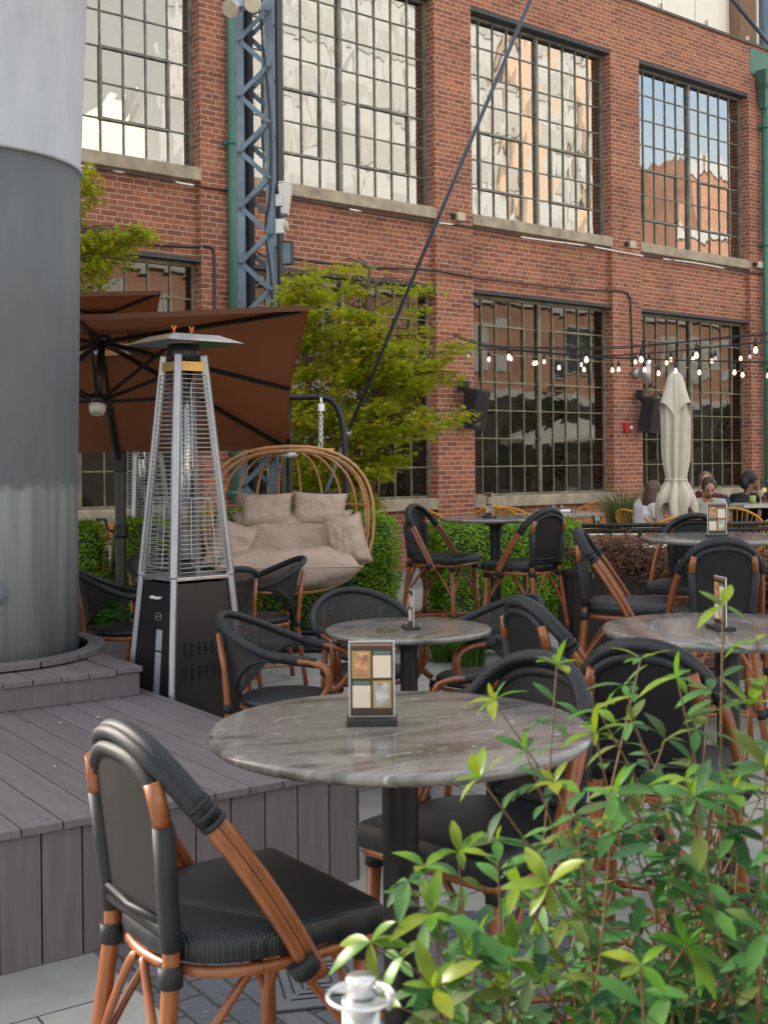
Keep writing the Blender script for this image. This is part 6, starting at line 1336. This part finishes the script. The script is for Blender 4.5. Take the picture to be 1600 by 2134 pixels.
# folded cream parasol
pz = at(1407, 900, 13.0); fp_ = thing('folded_parasol', 'folded cream parasol tied at the waist beside the dining table', 'parasol', (pz.x, 13.0, GZ)); cream_c = mat('cream_canvas', (.60, .55, .45), .9, var=.08, vs=4, bump=.3, bs=150)
def ztop(py): return at(1407, py, 13.0).z - GZ
prof = [(778, .045), (786, .085), (800, .105), (840, .150), (870, .160), (930, .158), (960, .150), (992, .118), (1000, .112), (1008, .140), (1028, .20), (1045, .235), (1060, .235), (1072, .21)]
b = MB(); V = []; n = 72; fd = [(rnd.uniform(.7, 1.3), rnd.uniform(0, 6.28)) for _ in range(9)]
for j_, (py, r_) in enumerate(prof):
    amp = .14 + .26*min(1, max(0, (py-790)/150)); low = max(0, (py-1010)/70)
    for i in range(n):
        a = 2*math.pi*i/n; fold = abs(math.sin(a*4 + .9*math.sin(py*.006)))**.8; k = 1 - amp*(1-fold)*1.3 + .05*noise.noise(Vector((math.cos(a)*3, math.sin(a)*3, py*.02)))
        tip_ = .15*low*(math.cos(4*a + .6)); V.append((r_*k*math.cos(a), r_*k*math.sin(a), ztop(py) - tip_))
b.add(V, [(j*n+i, (j+1)*n+i, (j+1)*n+(i+1) % n, j*n+(i+1) % n) for j in range(len(prof)-1) for i in range(n)], True); b.build('canopy', cream_c, fp_)
b = MB(); V = []; prof2 = [(776, .03), (784, .075), (800, .105), (825, .150), (842, .185)]
for j_, (py, r_) in enumerate(prof2):
    for i in range(n): a = 2*math.pi*i/n; fold = abs(math.sin(a*2 + .5)); k = .80 + .28*fold; V.append((r_*k*math.cos(a), r_*k*math.sin(a), ztop(py) - .14*(j_/4)**2*(1-fold)*1.2 + .01))
b.add(V, [(j*n+i, (j+1)*n+i, (j+1)*n+(i+1) % n, j*n+(i+1) % n) for j in range(4) for i in range(n)], True); b.build('top_flap', cream_c, fp_)
b = MB(); b.tube([(0, 0, 0), (0, 0, ztop(773))], .022, 12); b.build('pole', mat('parasol_pole', (.22, .10, .06), .5), fp_); b = MB(); b.lathe((0, 0, 0), [(.27, 0), (.27, .05), (.05, .07), (.04, .2)], 24); b.build('base', M['black'], fp_)
b = MB(); b.tube([(.118*math.cos(R(q*15)), .118*math.sin(R(q*15)), ztop(1000)) for q in range(24)], .009, 6, closed=True); b.build('tie', cream_c, fp_)
# ---------------------------------------------------------------- people (seated; each body is one remeshed surface)
def remesh(mb, name, m, parent, vox):
    o = mb.build(name, m, parent); md = o.modifiers.new('join', 'REMESH'); md.mode = 'VOXEL'; md.voxel_size = vox; md.use_smooth_shade = True
    s2 = o.modifiers.new('soft', 'SMOOTH'); s2.factor = .5; s2.iterations = 3; return o
skin = mat('fair_skin', (.50, .27, .19), .5, var=.08, vs=12, bump=.1); skin_d = mat('brown_skin', (.17, .08, .05), .5, var=.08, bump=.1)
def hand(b, w_, d, side, cl=.5):          # w_: wrist, d: direction of the fingers
    d = Vector(d).normalized(); s_ = d.cross(Vector((0, 0, 1))).normalized(); pm = w_ + d*.05; b.tube([w_, w_+d*.03, w_+d*.085], [.022, .032, .030], 10)
    for k, L_ in enumerate((.066, .075, .070, .055)):
        o_ = w_ + d*.08 + s_*((k-1.5)*.019); b.tube([o_, o_ + d*L_*.5 + Vector((0, 0, -.006)), o_ + d*L_*.8 + Vector((0, 0, -.022*cl*2))], [.0095, .009, .0075], 7)
    o_ = w_ + d*.03 - s_*side*.028; b.tube([o_, o_ - s_*side*.022 + d*.025, o_ - s_*side*.018 + d*.052], [.012, .0105, .009], 7)
def person(lb, pos, dv, sk, shirt_m, hair_m, lean=0.0, hd=(0, 0), arms=None, sleeve=.5, hair='short', beard=None, trousers=None, sc_=1.0):
    t = thing('person', lb, 'person', pos, facing(*dv)); t.scale = (sc_, sc_, sc_)
    hip = Vector((0, 0, .50)); ch_ = Vector((0, .10 + lean*.6, .90)); nk = Vector((0, .13 + lean, 1.06)); hc = nk + Vector((hd[0]*.03, .035 + .06*hd[1], .145 - .02*hd[1]))
    Rx = Matrix.Rotation(-hd[1]*R(35), 4, 'X') @ Matrix.Rotation(-hd[0]*R(40), 4, 'Z') if True else None
    Rx = Matrix.Rotation(-hd[0]*R(40), 4, 'Z') @ Matrix.Rotation(-hd[1]*R(35), 4, 'X')
    H = lambda x, y, z: hc + Rx @ Vector((x, y, z))
    b = MB(); b.ellipsoid(hc + Rx @ Vector((0, -.008, .025)), (.076, .096, .092), 18, 12, mx=Rx.to_3x3()); b.ellipsoid(H(0, .018, -.045), (.058, .072, .072), 16, 10, mx=Rx.to_3x3())
    b.tube([H(0, .085, .012), H(0, .104, -.022), H(0, .088, -.036)], [.009, .014, .012], 8); b.tube([H(-.024, .078, -.062), H(0, .088, -.060), H(.024, .078, -.062)], .008, 6)
    for s_ in (-1, 1): b.ellipsoid(H(s_*.077, -.005, -.005), (.010, .019, .030), 8, 6, mx=Rx.to_3x3()); b.ellipsoid(H(s_*.032, .074, .008), (.016, .010, .010), 8, 6, mx=Rx.to_3x3())
    b.tube([nk - Vector((0, .02, .05)), nk, H(0, -.01, -.05)], [.06, .055, .055], 12); b.tube([hip, (hip+ch_)/2 + Vector((0, .0, 0)), ch_, nk - Vector((0, .01, .045))], [.14, .125, .145, .07], 16)
    sh_ = []
    for s_ in (-1, 1):
        S = nk + Vector((s_*.185, -.01, -.075)); sh_.append(S); E, Wp_, D_ = arms[0 if s_ < 0 else 1]; E, Wp_ = Vector(E), Vector(Wp_); b.tube([nk + Vector((s_*.05, -.01, -.055)), S, S.lerp(E, .5), E, E.lerp(Wp_, .35), Wp_], [.05, .052, .044, .037, .036, .024], 10); hand(b, Wp_, D_, s_)
        K = Vector((s_*.13, .46, .50)); A_ = Vector((s_*.14, .44, .08)); b.tube([hip + Vector((s_*.08, 0, 0)), hip.lerp(K, .5) + Vector((s_*.05, 0, .01)), K, K.lerp(A_, .4), A_], [.09, .082, .058, .055, .038], 10); b.tube([A_ + Vector((0, -.05, -.04)), A_ + Vector((0, .08, -.05)), A_ + Vector((0, .17, -.055))], [.035, .04, .028], 8)
    remesh(b, 'body', sk, t, .0075)
    b = MB(); b.tube([hip - Vector((0, .0, .02)), (hip+ch_)/2, ch_, nk - Vector((0, .012, .052))], [.158, .145, .166, .088], 18)
    for i, s_ in enumerate((-1, 1)):
        S = sh_[i]; E, Wp_, D_ = arms[i]; E, Wp_ = Vector(E), Vector(Wp_); b.tube([nk + Vector((s_*.05, -.012, -.062)), S + Vector((0, 0, .002)), S.lerp(E, min(1, sleeve*1.3)*.6), S.lerp(E, min(1, sleeve*1.3))], [.066, .070, .062, .058], 12)
        if sleeve > .9: b.tube([S.lerp(E, .8), E, E.lerp(Wp_, .5), E.lerp(Wp_, .93)], [.056, .050, .046, .036], 12)
    remesh(b, 'shirt', shirt_m, t, .010)
    b = MB()
    for s_ in (-1, 1):
        K = Vector((s_*.13, .46, .50)); A_ = Vector((s_*.14, .44, .10)); b.tube([hip + Vector((s_*.07, -.02, -.01)), hip.lerp(K, .5) + Vector((s_*.05, 0, .01)), K, K.lerp(A_, .4), A_], [.11, .095, .070, .066, .055], 12)
    remesh(b, 'trousers', trousers or mat_dark, t, .012)
    b = MB(); b.ellipsoid(hc + Rx @ Vector((0, -.022, .040)), (.085, .098, .090), 20, 12, mx=Rx.to_3x3(), nz=.08, seed=len(lb))
    for s_ in (-1, 1): b.ellipsoid(H(s_*.068, -.01, .03), (.022, .062, .055), 10, 8, mx=Rx.to_3x3(), nz=.1)
    if hair == 'long':
        for k in range(15): a = -1.25 + 2.5*k/14; p = Vector((.085*math.sin(a), -.085*math.cos(a) - .0, .02)); b.tube([H(*p*.9), H(*p), H(p.x*1.25, p.y*1.2, -.12), Vector((hc.x + p.x*1.4, hc.y + p.y*1.25 - .02, hc.z - .27)), Vector((hc.x + p.x*1.2, hc.y + p.y*1.1 - .02, hc.z - .38 - .02*(k % 3)))], [.026, .030, .028, .024, .008], 7)
    if hair == 'back':
        b.ellipsoid(H(0, -.10, -.03), (.06, .05, .08), 12, 8)
    remesh(b, 'hair', hair_m, t, .009)
    if beard:
        b = MB(); b.ellipsoid(H(0, .042, -.088), (.045, .045, .034), 12, 8, mx=Rx.to_3x3()); b.tube([H(-.03, .078, -.052), H(0, .094, -.047), H(.03, .078, -.052)], .007, 6); b.build('beard', hair_m, t)
    b = MB()
    for s_ in (-1, 1): b.tube([H(s_*.018, .087, .024), H(s_*.032, .088, .030), H(s_*.048, .078, .024)], .0045, 5)
    b.build('eyebrow', hair_m, t)
    b = MB()
    for s_ in (-1, 1): b.ellipsoid(H(s_*.032, .083, .006), (.011, .005, .004), 8, 6, mx=Rx.to_3x3())
    b.build('eye', M['black'], t); return t
mat_dark = mat('dark_trousers', (.02, .02, .025), .8)
hair_b = mat('dark_brown_hair', (.045, .022, .012), .5, var=.4, vs=60, stretch=(1, 1, .2)); hair_k = mat('black_hair', (.008, .007, .007), .5)
def ppos(px, Y): p = at(px, 1000, Y); return (p.x, Y, GZ)
grey_t = mat('sage_grey_cotton', (.42, .43, .38), .9, var=.06); 
man = person('man in a grey T-shirt with beard looking down, sunglasses hooked on his collar', ppos(1464, 14.75), (-.03, -1), skin, grey_t, hair_b, lean=.06, hd=(0, 1.0), arms=[((-.27, .16, .78), (-.20, .36, .80), (.5, .8, -.1)), ((.27, .16, .78), (.17, .36, .80), (-.5, .8, -.1))], sleeve=.62, beard=True)
b = MB(); b.tube([(-.016, .288, .945), (-.02, .29, .93), (-.016, .291, .915)], .014, 8); b.tube([(-.02, .29, .965), (-.016, .29, .995)], .013, 8); b.build('sunglasses', M['black'], man)
b = MB(); b.tube([(-.10, .283, .93), (-.115, .284, .918), (-.13, .283, .93)], .004, 5); b.tube([(-.085, .283, .918), (-.10, .284, .925)], .004, 5); b.build('chest_emblem', mat_dark, man)
person('woman with long brown hair in a white short-sleeved top, left of the folded parasol', ppos(1330, 14.1), (.95, .2), skin, mat('white_cotton', (.72, .70, .66), .9), mat('brown_hair', (.09, .05, .03), .5, var=.4, vs=60, stretch=(1, 1, .2)), lean=.02, hd=(0, .25), arms=[((-.24, .14, .78), (-.08, .36, .78), (.3, .9, 0)), ((.27, .12, .78), (.10, .36, .80), (-.4, .8, .1))], sleeve=.45, hair='long', sc_=.97)
person('person in a maroon top behind the man, hand raised to the face', ppos(1462, 15.9), (.05, -1), skin, mat('maroon_cotton', (.10, .025, .03), .9), mat('light_brown_hair', (.16, .09, .05), .5), lean=.0, hd=(.3, .1), arms=[((-.27, .12, .76), (-.17, .34, .78), (.5, .8, 0)), ((.26, .22, .82), (.10, .26, 1.10), (-.3, .1, 1))], sleeve=1.0, sc_=1.03)
person('person in a black jacket with black hair tied back, hand to the cheek, at right', ppos(1536, 15.0), (.75, .62), skin_d, mat('black_jacket', (.012, .012, .013), .85), hair_k, lean=.08, hd=(.3, .1), arms=[((-.27, .20, .76), (-.12, .42, .80), (.3, .9, 0)), ((.28, .24, .78), (.09, .28, 1.10), (-.3, .1, 1))], sleeve=1.0, hair='back', sc_=1.04)
person('person in black cut by the right edge of the picture across the small marble table', ppos(1625, 14.9), (-.95, -.1), skin_d, bpy.data.materials['black_jacket'], hair_k, lean=.02, hd=(0, .1), arms=[((-.25, .15, .78), (-.10, .34, .80), (.3, .9, 0)), ((.25, .15, .78), (.10, .34, .80), (-.3, .9, 0))], sleeve=1.0, sc_=.85)
# jacket over a chair, white cloth over the woman's chair
b = MB(); c = at(1512, 1064, 14.6); b.ellipsoid(c, (.075, .08, .17), 20, 14, nz=.35, seed=3); o = b.build('draped_jacket', mat('slate_jacket', (.045, .055, .075), .9)); tag(o, 'dark blue-grey jacket draped over a chair back beside the man', 'jacket')
b = MB(); c = at(1329, 1082, 13.75); b.ellipsoid(c, (.055, .06, .20), 16, 14, nz=.3, seed=5, p=.7); o = b.build('draped_cloth', mat('pale_lilac_cloth', (.5, .5, .55), .9)); tag(o, 'pale cloth draped over the woman\'s yellow chair', 'cloth')
